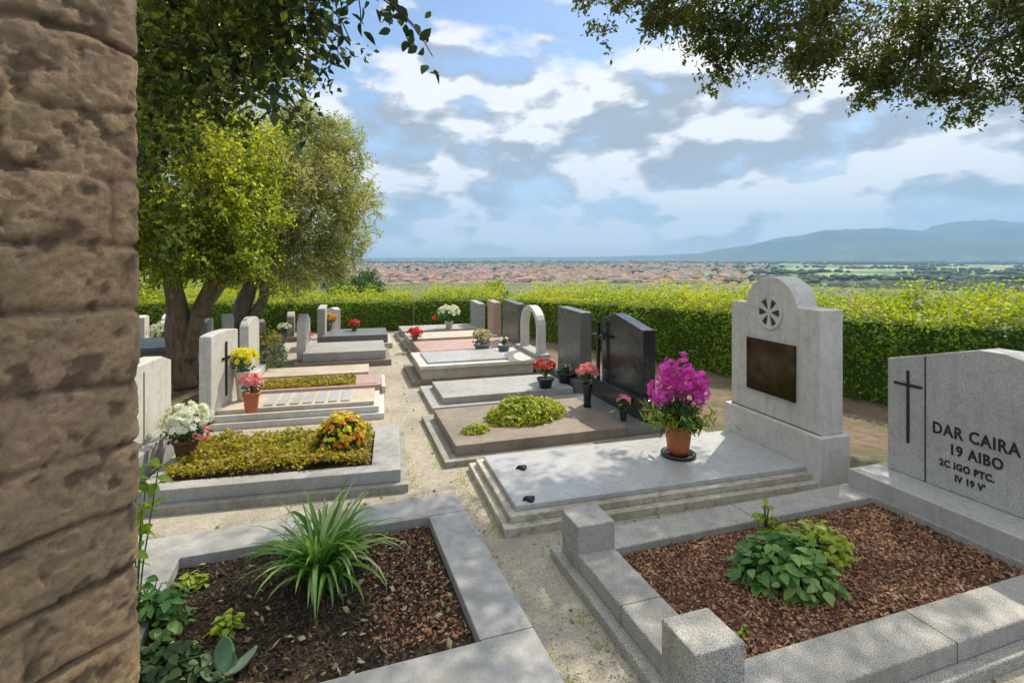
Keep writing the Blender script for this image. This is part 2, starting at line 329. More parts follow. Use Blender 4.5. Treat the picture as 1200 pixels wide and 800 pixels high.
def hills(name,az0,az1,D,prof,mt,seed,depth=2600):
    na=220; nd=26; V=np.zeros((nd,na,3)); az=np.linspace(az0,az1,na)   # az as X/Y slope
    for i in range(nd):
        t=i/(nd-1); d=D+depth*t
        h=np.interp(az,[p[0] for p in prof],[p[1] for p in prof])
        X=az*d; Y=np.full(na,d); nn=fbm(np.stack([X/1500,Y/900],1),5,seed)
        hh=h*(sstep(0,.75,np.full(na,t))*(.55+.9*(nn-.0)*.8)) if i<nd-1 else h*0.2
        V[i]=np.stack([X,Y,PL-8+np.maximum(hh,0)],1)
    i=np.arange(nd-1)[:,None]; j=np.arange(na-1)[None]
    F=np.stack([i*na+j,i*na+j+1,(i+1)*na+j+1,(i+1)*na+j],-1).reshape(-1,4)
    tag(np_mesh(name,V.reshape(-1,3),F,mt,smooth=True),kind='structure')
hm,nt_,p_,o_=mat('hill_mat'); c_=coords(nt_); nt_.links.new(ramp(nt_,noise(nt_,c_,.0022,8,.65),[(.35,(.02,.045,.02)),(.55,(.05,.08,.03)),(.7,(.14,.16,.07))]),p_.inputs['Base Color']); p_.inputs['Roughness'].default_value=1
hills('hills',.28,1.35,9300,[(.28,0),(.36,200),(.5,540),(.62,640),(.75,760),(.97,960),(1.35,1000)],hm,31)
hills('foothills',.35,1.35,7200,[(.35,0),(.5,90),(.7,260),(.97,400),(1.35,420)],hm,77,1700)
hills('distant_ridge',-1.2,.45,12000,[(-1.2,40),(-.4,45),(0,80),(.2,110),(.35,180),(.45,160)],hm,5,1500)

# path and gravel between the graves
def gravel_mat():
    m,nt,p,o=mat('path_gravel'); c=coords(nt); n=noise(nt,c,95,6,.75); n2=noise(nt,c,1.6,5,.6); n3=noise(nt,c,13,5,.65)
    vo=N(nt,'ShaderNodeTexVoronoi'); vo.inputs['Scale'].default_value=140; nt.links.new(c,vo.inputs['Vector'])
    col=ramp(nt,n,[(.3,(.22,.19,.14)),(.5,(.41,.365,.285)),(.7,(.58,.53,.43))]); col=mix(nt,col,(.22,.2,.16),ramp(nt,n2,[(.42,0),(.7,.65)]))
    col=mix(nt,col,(.14,.14,.08),ramp(nt,n3,[(.55,0),(.72,.5)])); nt.links.new(col,p.inputs['Base Color']); p.inputs['Roughness'].default_value=.93
    b=bump(nt,vo.outputs['Distance'],.7,.006); b=bump(nt,n3,.6,.02,b); nt.links.new(b,p.inputs['Normal']); return m
M['gravel']=gravel_mat()
def sheet(name,pts,m,z):
    b=MB(); b.add([(*W(u,v)[:2],z) for u,v in pts],[tuple(range(len(pts)))]); return tag(b.build(name,m),kind='structure')
sheet('path',[(-1.4,-1.5),(3.45,-1.5),(3.45,2.6),(3.3,6),(3.2,9.5),(3.0,11.3),(-.4,12),(-.6,8),(-1.35,5)],M['gravel'],.004)
def scatter_chips(name,region,n,size,m,z,label,seed=1,flat=.35,cat='gravel',lift=0.0,asp=.6):
    r=np.random.default_rng(seed); P=[]
    P=np.array([(*W(*region(r))[:2],z) for _ in range(n)]); P[:,2]+=r.uniform(0,lift+1e-4,n)
    a=r.uniform(0,2*np.pi,n); sz=size*r.uniform(.4,1.3,n); tl=r.normal(size=(n,2))*flat
    dx=np.stack([np.cos(a),np.sin(a),tl[:,0]],1)*sz[:,None]; dy=np.stack([-np.sin(a),np.cos(a),tl[:,1]],1)*(sz*asp*r.uniform(.5,1.2,n))[:,None]; up=np.array([0,0,1])*(sz*.35)[:,None]
    V=np.stack([P+dx,P+dy,P-dx,P-dy,P+up*1.4+dx*.2],1).reshape(-1,3); b=(np.arange(n)*5)[:,None,None]
    F=(b+np.array([[0,1,4],[1,2,4],[2,3,4],[3,0,4]])[None]).reshape(-1,3)
    return tag(np_mesh(name,V,F,m,rnd=np.repeat(r.uniform(0,1,n),4)),label,cat,kind='stuff')
pebm=leafmat('pebble',[(.12,.1,.08),(.3,.26,.2),(.45,.4,.33),(.6,.56,.5)],0,.85)
scatter_chips('pebbles',lambda r:(r.uniform(.6,1.25),1.2+7*r.uniform()**1.6),5200,.006,pebm,.006,'loose small pebbles strewn along the gravel path between the graves',3,.3)
scatter_chips('fallen_leaves',lambda r:(r.uniform(-.9,3.3),1.2+8*r.uniform()**1.4),500,.016,leafmat('dry_leaf',[(.1,.05,.02),(.22,.12,.04),(.3,.22,.07),(.12,.14,.03)],.2,.8),.009,'scattered dry fallen leaves and bits on the gravel ground',4,.35,'leaves')

# ------------------------------------------------------------------ old wall at the left
def old_wall():
    C=np.array([-.62,.9]); D=np.array([.456,.89]); Bk=np.array([-.89,.456]); rc=.035
    step=.0042; s_arr=np.arange(-.75,0,step); pts=[];nr=[]
    nrm=np.array([.89,-.456])
    for s in s_arr: pts.append(C+D*(s-rc)); nr.append(nrm)
    cc=C-D*rc-nrm*rc
    for k in range(1,10):
        a=k/10*math.pi/2; n_=nrm*math.cos(a)+D*math.sin(a); pts.append(cc+n_*rc); nr.append(n_)
    for s in np.arange(0,.5,.02): pts.append(C-nrm*rc+Bk*s-D*0); nr.append(D)
    pts=np.array(pts); nr=np.array(nr); ss=np.concatenate([[0],np.cumsum(np.linalg.norm(np.diff(pts,axis=0),axis=1))])
    zs=np.concatenate([np.arange(0,.8,.02),np.arange(.8,2.3,step),np.arange(2.3,3.3,.03)])
    SS,ZZ=np.meshgrid(ss,zs); P2=np.stack([SS.ravel(),ZZ.ravel()],1)
    warp=(fbm(P2*6,3,1)-.5)*.045; z=ZZ.ravel()+warp; s=SS.ravel()+(fbm(P2*7,3,9)-.5)*.05
    H=.108; row=np.floor(z/H); fz=(z/H-row); bl=.31; fs=((s+row*.137)/bl)%1
    dz=np.minimum(fz,1-fz)*H; ds=np.minimum(fs,1-fs)*bl
    er=fbm(P2*14,4,21); w=.0025+.007*er
    groove=-.016*np.exp(-(dz/w)**2)*(fbm(P2*5,3,8)*1.6-.15).clip(0,1)-.006*np.exp(-(ds/.006)**2)*(fbm(P2*5,3,18)>.55)
    blk=vnoise(np.stack([np.floor((s+row*.137)/bl)+.0,row],1)+.01,4)
    h=groove*.62+.006*(fbm(P2*3,3,2)-.5)+.0045*(fbm(P2*38,4,3)-.5)+.0065*(fbm(P2*120,3,7)-.5)+.005*(blk-.5)
    pit=fbm(P2*np.array([34,34]),4,40); h-=.005*sstep(.6,.72,pit); chip=fbm(P2*70,3,61); h-=.004*sstep(.6,.66,chip)
    h[z<.0]=0
    N3=np.tile(np.concatenate([nr,np.zeros((len(nr),1))],1),(len(zs),1)); B3=np.tile(np.concatenate([pts,np.zeros((len(pts),1))],1),(len(zs),1)); B3[:,2]=ZZ.ravel()
    h=h*.62+groove*.35; V=B3+N3*h[:,None]; k=len(ss); i=np.arange(len(zs)-1)[:,None]; j=np.arange(k-1)[None]
    F=np.stack([i*k+j,i*k+j+1,(i+1)*k+j+1,(i+1)*k+j],-1).reshape(-1,4)
    m,nt,p,o=mat('old_wall_mat'); c=coords(nt); n1=noise(nt,c,6,6,.65); n2=noise(nt,c,85,8,.78); n3=noise(nt,c,1.7,3)
    col=ramp(nt,n2,[(.28,(.2,.12,.065)),(.5,(.54,.36,.21)),(.74,(.78,.57,.36))]); col=mix(nt,col,(.4,.29,.1),ramp(nt,n1,[(.42,0),(.66,.55)])); col=mix(nt,col,(.44,.31,.22),ramp(nt,n3,[(.4,0),(.62,.6)]))
    n4=noise(nt,c,3.1,5,.6,.5); col=mix(nt,col,(.17,.16,.09),ramp(nt,n4,[(.52,0),(.7,.6)]))
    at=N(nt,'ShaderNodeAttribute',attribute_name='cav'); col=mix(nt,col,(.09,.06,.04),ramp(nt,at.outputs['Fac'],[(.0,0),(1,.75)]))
    nt.links.new(col,p.inputs['Base Color']); p.inputs['Roughness'].default_value=.95; nt.links.new(bump(nt,n2,1,.012),p.inputs['Normal'])
    root=empty('old_wall',(C[0],C[1],0),0,'rough weathered brown brick wall end filling the left edge','wall')
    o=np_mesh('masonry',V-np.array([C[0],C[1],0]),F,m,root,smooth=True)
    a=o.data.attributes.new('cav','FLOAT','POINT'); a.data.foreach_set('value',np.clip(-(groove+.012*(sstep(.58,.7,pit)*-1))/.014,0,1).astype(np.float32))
    b=MB(); q=[(-.035,0,0)]
    for (aa,bb) in (((-.8,0)),): pass
    # plain body behind the weathered skin, and its coping
    f0=-nrm*.05; pA=f0-D*.05; pB=f0-D*.76; pC=pB-nrm*.5; pD=pA-nrm*.45
    for (z0,z1,nm,mm) in ((0,3.27,'wall_core',m),):
        b=MB(); b.add([(*pA,z0),(*pB,z0),(*pC,z0),(*pD,z0),(*pA,z1),(*pB,z1),(*pC,z1),(*pD,z1)],[(0,1,2,3),(7,6,5,4),(0,4,5,1),(1,5,6,2),(2,6,7,3),(3,7,4,0)]); b.build(nm,mm,root)
old_wall()

# ------------------------------------------------------------------ graves
def grave(label,u,v,rot,name='grave'): return empty(name,W(u,v,0),TH+R(rot),label,'grave')
def bx(name,m,par,*a,bevel=.006):
    b=MB(); b.box(*a); return b.build(name,m,par,bevel=bevel)
def frame_mb(x0,x1,y0,y1,z0,z1,wx0,wx1,wy0,wy1):
    """kerb ring as one closed mesh"""
    a,b,c,d=x0+wx0,x1-wx1,y0+wy0,y1-wy1; o=[(x0,y0),(x1,y0),(x1,y1),(x0,y1)]; i=[(a,c),(b,c),(b,d),(a,d)]
    v=[(*p,z0) for p in o]+[(*p,z0) for p in i]+[(*p,z1) for p in o]+[(*p,z1) for p in i]; f=[]
    for k in range(4):
        n=(k+1)%4; f+=[(k,n,8+n,8+k),(8+k,8+n,12+n,12+k),(12+k,12+n,4+n,4+k),(4+k,4+n,n,k)]
    m=MB(); m.add(v,f); return m
def stone_parts(name,m,par,poly,x0,x1,bevel=.008):
    b=MB(); b.prism(poly,x0,x1); return b.build(name,m,par,bevel=bevel)
def arch_poly(y0,y1,z0,zs,rise,n=14,sh=0.0):
    """rect with (optionally shouldered) arched top; counter-clockwise seen from +x"""
    c=(y0+y1)/2; r=(y1-y0)/2-sh; pts=[(y0,z0),(y1,z0),(y1,zs)]
    for k in range(n+1):
        a=math.pi*k/n; pts.append((c+r*math.cos(a),zs+rise*math.sin(a)))
    pts.append((y0,zs)) 
    out=[]
    for p in pts:
        if not out or (abs(out[-1][0]-p[0])+abs(out[-1][1]-p[1]))>1e-4: out.append(p)
    return out
def cross(name,m,par,x0,x1,y,z0,z1,za,arm,w):
    p=[(y-w,z0),(y+w,z0),(y+w,za-w),(y+arm,za-w),(y+arm,za+w),(y+w,za+w),(y+w,z1),(y-w,z1),(y-w,za+w),(y-arm,za+w),(y-arm,za-w),(y-w,za-w)]
    b=MB(); b.prism(p,x0,x1); return b.build(name,m,par)
def lettering(txt,size,par,x,y,z,m,sx=1.0,bold=.0022,depth=.0015,flip=1):
    cu=bpy.data.curves.new('t','FONT'); cu.body=txt; cu.size=size; cu.extrude=depth; cu.offset=bold; cu.resolution_u=3; cu.space_character=1.12
    o=bpy.data.objects.new('t',cu); COL.objects.link(o); dg=bpy.context.evaluated_depsgraph_get(); me=bpy.data.meshes.new_from_object(o.evaluated_get(dg)); COL.objects.unlink(o); bpy.data.objects.remove(o)
    me.transform(Matrix(((0,0,-flip,x),(-flip*sx,0,0,y),(0,1,0,z),(0,0,0,1)))); me.materials.clear(); me.materials.append(m); n=bpy.data.objects.new('inscription',me); COL.objects.link(n); n.parent=par; return n

# --- R0 : near right, gabled speckled headstone, mulch bed, square posts
g=grave('grave with gabled speckled stone engraved DAR CAIRA and a mulch bed at lower right',1.2,1.32,-2.0)
bx('plinth',M['granite'],g,-.05,2.6,-.05,1.25,0,.055)
frame_mb(0,2.02,0,1.2,.055,.135,.2,.03,.2,.2).build('kerb',M['granite'],g,bevel=.007)
bx('soil_bed',M['mulch'],g,.2,2.0,.2,1.0,.05,.095,bevel=0)
for y in (.11,1.0): bx('post',M['granite'],g,-.006,.2,y,y+.195,.05,.275,bevel=.007)
for a in ((1.1,1.103,-.0008,.2005,.06,.1358),(1.1,1.103,.9995,1.2005,.06,.1358),(-.0008,.2005,.6,.603,.06,.1358)): bx('joint',M['joint'],g,*a,bevel=0)
hs=bx('headstone_base',M['pale_granite'],g,2.0,2.52,-.15,1.17,.056,.245)
hst=stone_parts('headstone',M['pale_granite'],g,[(-.05,.245),(1.09,.245),(1.09,.955),(.58,1.09),(.46,1.09),(-.05,.955)],2.24,2.42)
cross('cross',M['letter'],hst,2.234,2.2405,.96,.45,.90,.81,.085,.008)
bx('joint',M['joint'],hst,2.2365,2.2405,.855,.863,.25,1.005,bevel=0)
for t,s,y,z in (('DAR CAIRA',.094,.82,.563),('19 AIBO',.084,.73,.465),('2C IGO PTC.',.055,.78,.383),('IV 19 V\'',.052,.7,.316)): lettering(t,s,hst,2.2385,y,z,M['letter'],.8)
def inbed(g,x0,x1,y0,y1):
    mw=Matrix.Translation(g.location)@Matrix.Rotation(g.rotation_euler.z,4,'Z')
    def f(r):
        p=mw@Vector((r.uniform(x0,x1),r.uniform(y0,y1),0)); return (p.x*CT+p.y*ST,-p.x*ST+p.y*CT)
    return f
scatter_chips('bark_mulch',inbed(g,.215,1.985,.215,.985),12000,.0105,M['wood_chip'],.094,'reddish brown bark mulch covering the bed beside the square posts',5,.5,'mulch',.014)

# --- R1 : white arched headstone with plaque
g=grave('large white marble grave with arched headstone and dark plaque',1.03,2.83,-4.5)
bx('plinth',M['worn_white'],g,0,2.28,0,1.02,0,.055)
bx('step',M['worn_white'],g,.045,2.25,.05,.97,.055,.098)
sl_=bx('slab',M['marble'],g,.095,2.235,.1,.92,.098,.132)
for x,y,a in ((.2,.15,0),(.3,.62,1)):
    b=MB(); b.lathe([(0,0),(.03,0),(.034,.006),(.03,.014),(.018,.02),(0,.022)],(x,y,.132),14,wob=.25); b.tube([(x-.045,y,.135),(x-.02,y+.004,.15),(x+.02,y,.146)],.006,6); b.build('handle',M['dark_metal'],sl_,smooth=True)
bx('headstone_base',M['white_stone'],g,2.237,2.5,-.02,.965,0,.365,bevel=.01)
zs=1.235; y0,y1=.015,.925; c=.485
poly=[(y0,.365),(y1,.365),(y1,zs),(c+.27,zs)]+[(c+.265*math.cos(a),zs-.03+.25*math.sin(a)) for a in np.linspace(.14,math.pi-.14,20)]+[(c-.27,zs),(y0,zs)]
h=stone_parts('headstone',M['white_stone'],g,poly,2.275,2.475)
bx('joint',M['joint'],h,2.272,2.4,.02,.92,.3655,.3715,bevel=0)
pq=bx('plaque',M['bronze'],h,2.258,2.2745,c-.26,c+.24,.54,.955,bevel=.004)
cz=1.175; b=MB()     # round rosette: rim, hub and six petals
def ring(b,x0,x1,cy,cz,ri,ro,n=32):
    v=[]; 
    for k in range(n):
        a=2*math.pi*k/n
        for r in (ri,ro):
            for x in (x0,x1): v.append((x,cy+r*math.cos(a),cz+r*math.sin(a)))
    f=[]
    for k in range(n):
        q=4*k; w=4*((k+1)%n); f+=[(q,q+2,w+2,w),(q+3,q+1,w+1,w+3),(q+2,q+3,w+3,w+2),(q+1,q,w,w+1)]
    b.add(v,f)
ring(b,2.262,2.2745,c,cz,.108,.132); em=b.build('rosette',M['white_stone'],h,bevel=.003)
b=MB(); b.prism([(c+.024*math.cos(a),cz+.024*math.sin(a)) for a in np.linspace(0,2*math.pi,17)[:-1]],2.2605,2.2712); b.build('rosette_hub',M['white_stone'],em)
b=MB(); b.prism([(c+.107*math.cos(a),cz+.107*math.sin(a)) for a in np.linspace(0,2*math.pi,33)[:-1]],2.2715,2.2748); b.build('recess',M['joint'],em)
b=MB()
for k in range(6):
    a=k*math.pi/3+math.pi/6; pts=[]
    for r,w in ((.02,.01),(.07,.016),(.109,.03),(.109,-.03),(.07,-.016),(.02,-.01)):
        pts.append((c+r*math.cos(a)-w*math.sin(a),cz+r*math.sin(a)+w*math.cos(a)))
    b.prism(pts,2.264,2.2712)
b.build('rosette_spokes',M['white_stone'],em)

# --- R2 : brown stepped grave with black headstone
g=grave('old brown stone grave with glossy black headstone and planted slab',.95,3.93,-3.0)
bx('plinth',M['old_grey'],g,0,2.15,0,1.25,0,.05)
bx('slab',M['brown_stone'],g,.1,1.6,.09,1.12,.05,.135)
bx('head_slab',M['slate'],g,1.602,2.08,.09,1.14,.05,.138)
bx('headstone_base',M['black'],g,1.8,2.07,.14,1.16,.138,.33)
h=stone_parts('headstone',M['black'],g,[(.25,.33),(1.06,.33),(1.06,.965),(.79,1.04),(.25,.93)],1.87,2.0)
bx('coping',M['dark_granite'],h,1.85,2.02,.24,.25,.93,.94,bevel=0)
cross('cross',M['dark_metal'],h,1.8,1.825,1.03,.33,.93,.78,.13,.018)
# --- R3
g=grave('grey grave with double stepped slab and rectangular dark headstone',1.16,5.36,-3.5)
bx('plinth',M['kerb'],g,0,1.75,0,.98,0,.06)
bx('slab',M['kerb'],g,.13,1.62,.1,.86,.06,.13)
bx('headstone_base',M['dark_granite'],g,1.64,1.95,.1,.9,.0,.2)
stone_parts('headstone',M['dark_granite'],g,[(.15,.2),(.84,.2),(.84,.985),(.15,.97)],1.73,1.87)
# --- R4 box tomb with open arch
g=grave('low white box tomb with thin open arch at its head',1.27,6.58,-3.5)
bx('plinth',M['brown_stone'],g,-.09,1.7,-.02,1.12,0,.06)
bx('tomb_body',M['beige_stone'],g,.03,1.52,.04,1.0,.06,.195)
bx('lid',M['white_stone'],g,0,1.56,0,1.04,.195,.24)
bx('inset_slab',M['marble'],g,.12,1.2,.14,.9,.24,.262)
bx('head_shelf',M['kerb'],g,1.562,1.75,.0,1.0,0,.3)
b=MB(); ya,yb=.1,.86; cy=(ya+yb)/2; ro=(yb-ya)/2; ri=ro-.075; zc=.62
oute=[(yb,.3)]+[(cy+ro*math.cos(a),zc+ro*.8*math.sin(a)) for a in np.linspace(0,math.pi,15)]+[(ya,.3)]
inn=[(yb-.075,.3)]+[(cy+ri*math.cos(a),zc+ri*.82*math.sin(a)) for a in np.linspace(0,math.pi,15)]+[(ya+.075,.3)]
n=len(oute); v=[(x,*p) for x in (1.6,1.72) for p in oute+inn]; f=[]
for k in range(n-1): f+=[(k,k+1,n+k+1,n+k)[::-1],(2*n+k,2*n+k+1,3*n+k+1,3*n+k),(k,k+1,2*n+k+1,2*n+k),(n+k,n+k+1,3*n+k+1,3*n+k)[::-1]]
b.add(v,f); b.build('arch',M['white_stone'],g,bevel=.006)
# --- R5..R7 far right side
def simple_grave(label,u,v,rot,L,Wd,hz,ms,hstone=None,side=1,inset=.08,nm='grave'):
    g=grave(label,u,v,rot,nm); s=side
    bx('plinth',ms[0],g,0,s*L,0,Wd,0,hz*.4); bx('slab',ms[1],g,s*inset,s*(L-.1),inset,Wd-inset,hz*.4,hz)
    if hstone:
        x,yl,yr,zt,kind,m=hstone; b=MB()
        if kind=='arch': poly=arch_poly(yl,yr,hz*.4,zt-.12,.12)
        elif kind=='gable': poly=[(yl,hz*.4),(yr,hz*.4),(yr,zt-.1),((yl+yr)/2,zt),(yl,zt-.1)]
        else: poly=[(yl,hz*.4),(yr,hz*.4),(yr,zt),(yl,zt-.02)]
        b.prism(poly,*sorted((s*x,s*(x+.13)))); b.build('headstone',m,g,bevel=.008)
    return g
simple_grave('pinkish slab grave with tall dark grey headstone behind the box tomb',1.45,7.8,-3,1.75,1.15,.2,(M['brown_stone'],M['pink_stone']),(1.62,.12,.95,.88,'flat',M['dark_granite']))
simple_grave('flat beige grave with narrow pink headstone near the far hedge',1.5,9.05,-3,1.75,.95,.2,(M['brown_stone'],M['beige_stone']),(1.62,.2,.65,.8,'flat',M['pink_stone']))
simple_grave('farthest right-hand grave, grey slab and thin grey headstone by hedge',1.55,10.1,-3,1.7,.95,.2,(M['old_grey'],M['kerb']),(1.58,.1,.85,.7,'flat',M['kerb']))

scatter_chips('bed_litter',inbed(g,.22,1.98,.22,.98),110,.02,leafmat('litter',[(.2,.12,.05),(.4,.3,.14),(.5,.42,.25),(.16,.2,.05)],.2,.8),.11,'dry curled leaves lying on the reddish mulch of the right-hand bed',15,.5,'leaves',.006)
# --- L1 near left
g=grave('wide pale kerb grave with dark soil bed at lower left',.84,1.68,-1.0)
frame_mb(-1.72,0,0,1.62,0,.1,.24,.225,.3,.26).build('kerb',M['kerb'],g,bevel=.006)
bx('soil_bed',M['earth'],g,-1.49,-.22,.29,1.37,.0,.045,bevel=0)
scatter_chips('dark_mulch',inbed(g,-1.47,-.24,.31,1.35),8000,.0105,M['dark_chip'],.045,'dark crumbly soil and bark bits in the near left bed',8,.5,'mulch',.012)
scatter_chips('mulch_patch',lambda r,ff=inbed(g,-.62,-.24,.4,1.33): ff(r),1500,.011,M['wood_chip'],.052,'reddish bark mulch along the right side of the near left bed',9,.5,'mulch',.012)
for a in ((-.2265,.0005,1.3615,1.3645,.002,.1008),(-.2265,.0005,.3,.303,.002,.1008),(-1.0,-.997,1.3605,1.6205,.002,.1008)): bx('joint',M['joint'],g,*a,bevel=0)
scatter_chips('bed_litter',inbed(g,-1.46,-.25,.32,1.34),120,.018,leafmat('litter_b',[(.2,.12,.05),(.4,.3,.14),(.5,.45,.3),(.12,.18,.05)],.2,.8),.06,'dry leaves and bits lying on the dark soil of the near left bed',16,.5,'leaves',.006)
# --- L2
g=grave('stepped grey grave filled with yellow ground cover, left of path',.62,3.62,-8)
bx('plinth',M['old_grey'],g,-1.75,0,0,1.12,0,.06)
frame_mb(-1.68,-.05,.05,1.04,.06,.145,.1,.2,.13,.12).build('kerb',M['kerb'],g,bevel=.006)
bx('soil_bed',M['earth'],g,-1.6,-.24,.17,.93,.05,.12,bevel=0)
bx('headstone_base',M['kerb'],g,-1.98,-1.72,.02,1.02,0,.3)
h=stone_parts('headstone',M['white_stone'],g,[(.04,.3),(.98,.3),(.98,.8),(.8,.86),(.22,.86),(.04,.8)],-1.93,-1.8)
bx('joint',M['joint'],h,-1.8,-1.796,.5,.508,.32,.8,bevel=0)
# --- L3
g=grave('pale marble grave with tall headstone bearing a cross, by tree',.68,5.36,-7)
bx('plinth',M['white_stone'],g,-1.62,0,0,.74,0,.06); bx('step',M['white_stone'],g,-1.58,-.05,.05,.7,.06,.12); sl_=bx('slab',M['beige_stone'],g,-1.54,-.1,.1,.66,.12,.16)
b=MB()
for k in range(7): b.box(-.42-.12*k,-.34-.12*k,.16,.6,.1605,.172)
b.build('raised_bars',M['marble'],sl_)
h=stone_parts('headstone',M['white_stone'],g,arch_poly(.02,.58,.0,.86,.03),-1.67,-1.56)
pv_=Vector((-1.56,.02,0)); h.rotation_euler=(0,0,R(-10)); h.location=pv_-Matrix.Rotation(R(-10),3,'Z')@pv_
cross('cross',M['dark_metal'],h,-1.56,-1.548,.31,.25,.78,.62,.08,.012)
# --- L4
g=grave('low pink granite grave with a strip of ground cover',.78,6.42,-6)
frame_mb(-1.45,0,0,.62,0,.1,.08,.3,.07,.07).build('kerb',M['pink_stone'],g,bevel=.006)
bx('soil_bed',M['earth'],g,-1.38,-.29,.06,.56,0,.07,bevel=0); bx('end_slab',M['pink_stone'],g,-.302,-.05,.07,.55,0,.108)
bx('kerb_edge',M['white_stone'],g,.004,.05,-.02,.64,0,.08)
bx('slab',M['beige_stone'],g,-1.45,-.15,.66,1.2,0,.12); bx('headstone_base',M['white_stone'],g,-1.62,-1.46,.2,1.1,0,.2)
stone_parts('headstone',M['white_stone'],g,arch_poly(.3,.9,.2,.78,.1,sh=.0),-1.6,-1.5)
# --- L5, L6
simple_grave('grey stepped grave by the path with thin pale headstone',1.12,8.0,-5,1.35,1.15,.22,(M['brown_stone'],M['kerb']),(1.22,.3,.95,.74,'gable',M['white_stone']),-1)
simple_grave('last left-hand grave before the hedge with tall pale upright headstone',1.35,9.5,-5,1.3,1.1,.24,(M['beige_stone'],M['slate']),(1.15,.3,.95,.72,'flat',M['pale_granite']),-1)
# lone headstones among the trees
def lone(label,X,Y,zt,w,m,kind='flat',rot=0,t=.13):
    g=empty('headstone',(X,Y,0),TH+R(rot),label,'headstone'); bx('base',m,g,-.12,.12,-w/2-.06,w/2+.06,0,.1)
    b=MB(); b.prism(arch_poly(-w/2,w/2,.1,zt-.1,.1) if kind=='arch' else [(-w/2,.1),(w/2,.1),(w/2,zt-.03),(0,zt),(-w/2,zt-.03)],-t/2,t/2); b.build('stone',m,g,bevel=.008)
lone('blue grey headstone standing between the tree trunks',-4.75,8.2,.66,.55,M['kerb'])
lone('dark grey headstone just right of the fork of the tree',-4.75,8.9,.66,.5,M['dark_granite'])
lone('small blue grey headstone at the left end of the hedge',-4.7,9.6,.62,.35,M['kerb'])
lone('small white headstone left of the tree, tallest of the pair',-6.7,9.6,.56,.3,M['white_stone'])
lone('small white headstone nearest the tree trunk on its left',-6.75,10.4,.5,.55,M['white_stone'],'arch')
g=empty('tomb',(-4.9,6.9,0),TH,'dark topped low tomb left of the tree behind white headstone','tomb'); bx('body',M['old_grey'],g,-.7,.5,-.4,.5,0,.42); bx('lid',M['slate'],g,-.75,.55,-.45,.55,.42,.48)
lone('grey headstone beside the tree base, behind the pale headstone',-4.05,6.0,.47,.4,M['pale_granite'])

lone('slender white headstone with arched top left of the variegated shrub',-3.95,7.35,.82,.42,M['white_stone'],'arch',10)
lone('short pale headstone behind the variegated shrub',-4.1,8.6,.6,.4,M['pale_granite'],'flat',10)
lone('pinkish headstone far left beyond the trunk',-5.9,9.4,.55,.45,M['pink_stone'],'flat')
lone('low grey headstone before the hedge, right of the olive trunk',-4.3,10.3,.55,.5,M['old_grey'],'arch')
lone('white upright stone close to the back hedge left of the red flowers',-3.6,10.7,.6,.3,M['white_stone'],'flat',25)
simple_grave('low beige grave in shade behind the broadleaf tree',-1.35,8.1,-5,1.2,.8,.2,(M['old_grey'],M['beige_stone']),(1.1,.15,.65,.6,'arch',M['white_stone']),-1)
simple_grave('low grey grave between the olive trunk and the hedge',-.75,9.6,-5,1.2,.9,.2,(M['old_grey'],M['kerb']),(1.1,.15,.75,.62,'flat',M['kerb']),-1)
# ------------------------------------------------------------------ plants on the graves
def cover(name,reg,n,z0,hh,leaf,m,label,cat='ground cover',kind='stuff',seed=0):
    r=np.random.default_rng(seed+50); P=np.array([W(*reg(r)) for _ in range(n)]); 
    hgt=hh*(.35+.65*fbm(P[:,:2]*9,3,seed)); P[:,2]=z0+hgt*r.uniform(.25,1,n)**.5
    V,F=leaf_arrays(P,leaf,.6,.7); o=np_mesh(name,V,F,m,rnd=leaf_rnd(P,7)); return tag(o,label,cat,kind=kind)
g2=empty('tmp',W(.62,3.62,0),TH+R(-8)); 
cover('ground_cover',inbed(g2,-1.56,-.27,.2,.9),9000,.11,.16,.032,M['cover'],'yellow green ground cover filling the stepped grey grave',seed=1)
bpy.data.objects.remove(g2); g2=empty('tmp',W(.78,6.42,0),TH+R(-6)); cover('ground_cover',inbed(g2,-1.35,-.32,.08,.53),2600,.06,.1,.035,M['cover'],'strip of yellow green ground cover in the low pink grave',seed=2); bpy.data.objects.remove(g2)
def mound(name,cx,cy,z,rx,ry,h,n,leaf,m,label,cat,stem=True,rot=0,bloss=None):
    root=empty(name,(cx,cy,z),rot,label,cat)
    d=unit(rng.normal(size=(n,3))); d[:,2]=np.abs(d[:,2]); k=.7+.3*rng.uniform(0,1,n)[:,None]; bmp=.75+.5*fbm(d*3+5,3,int(abs(cx*100)))[:,None]
    P=d*np.array([rx,ry,h])*k*bmp; V,F=leaf_arrays(P,leaf,.6,.3,d); np_mesh('foliage',V,F,m,root,rnd=leaf_rnd(P,8))
    b=MB()
    for _ in range(14):
        a=random.uniform(0,6.3); q=random.uniform(.3,.8); b.tube([(0,0,0),(rx*q*.4*math.cos(a),ry*q*.4*math.sin(a),h*.5),(rx*q*math.cos(a),ry*q*math.sin(a),h*.8)],.003,5)
    b.build('stems',M['stem'],root)
    if bloss: blossoms(root,[(0,0,h*.1,rx,ry,h*1.0,bloss[0])],bloss[1],bloss[2],zmin=bloss[3])
    return root
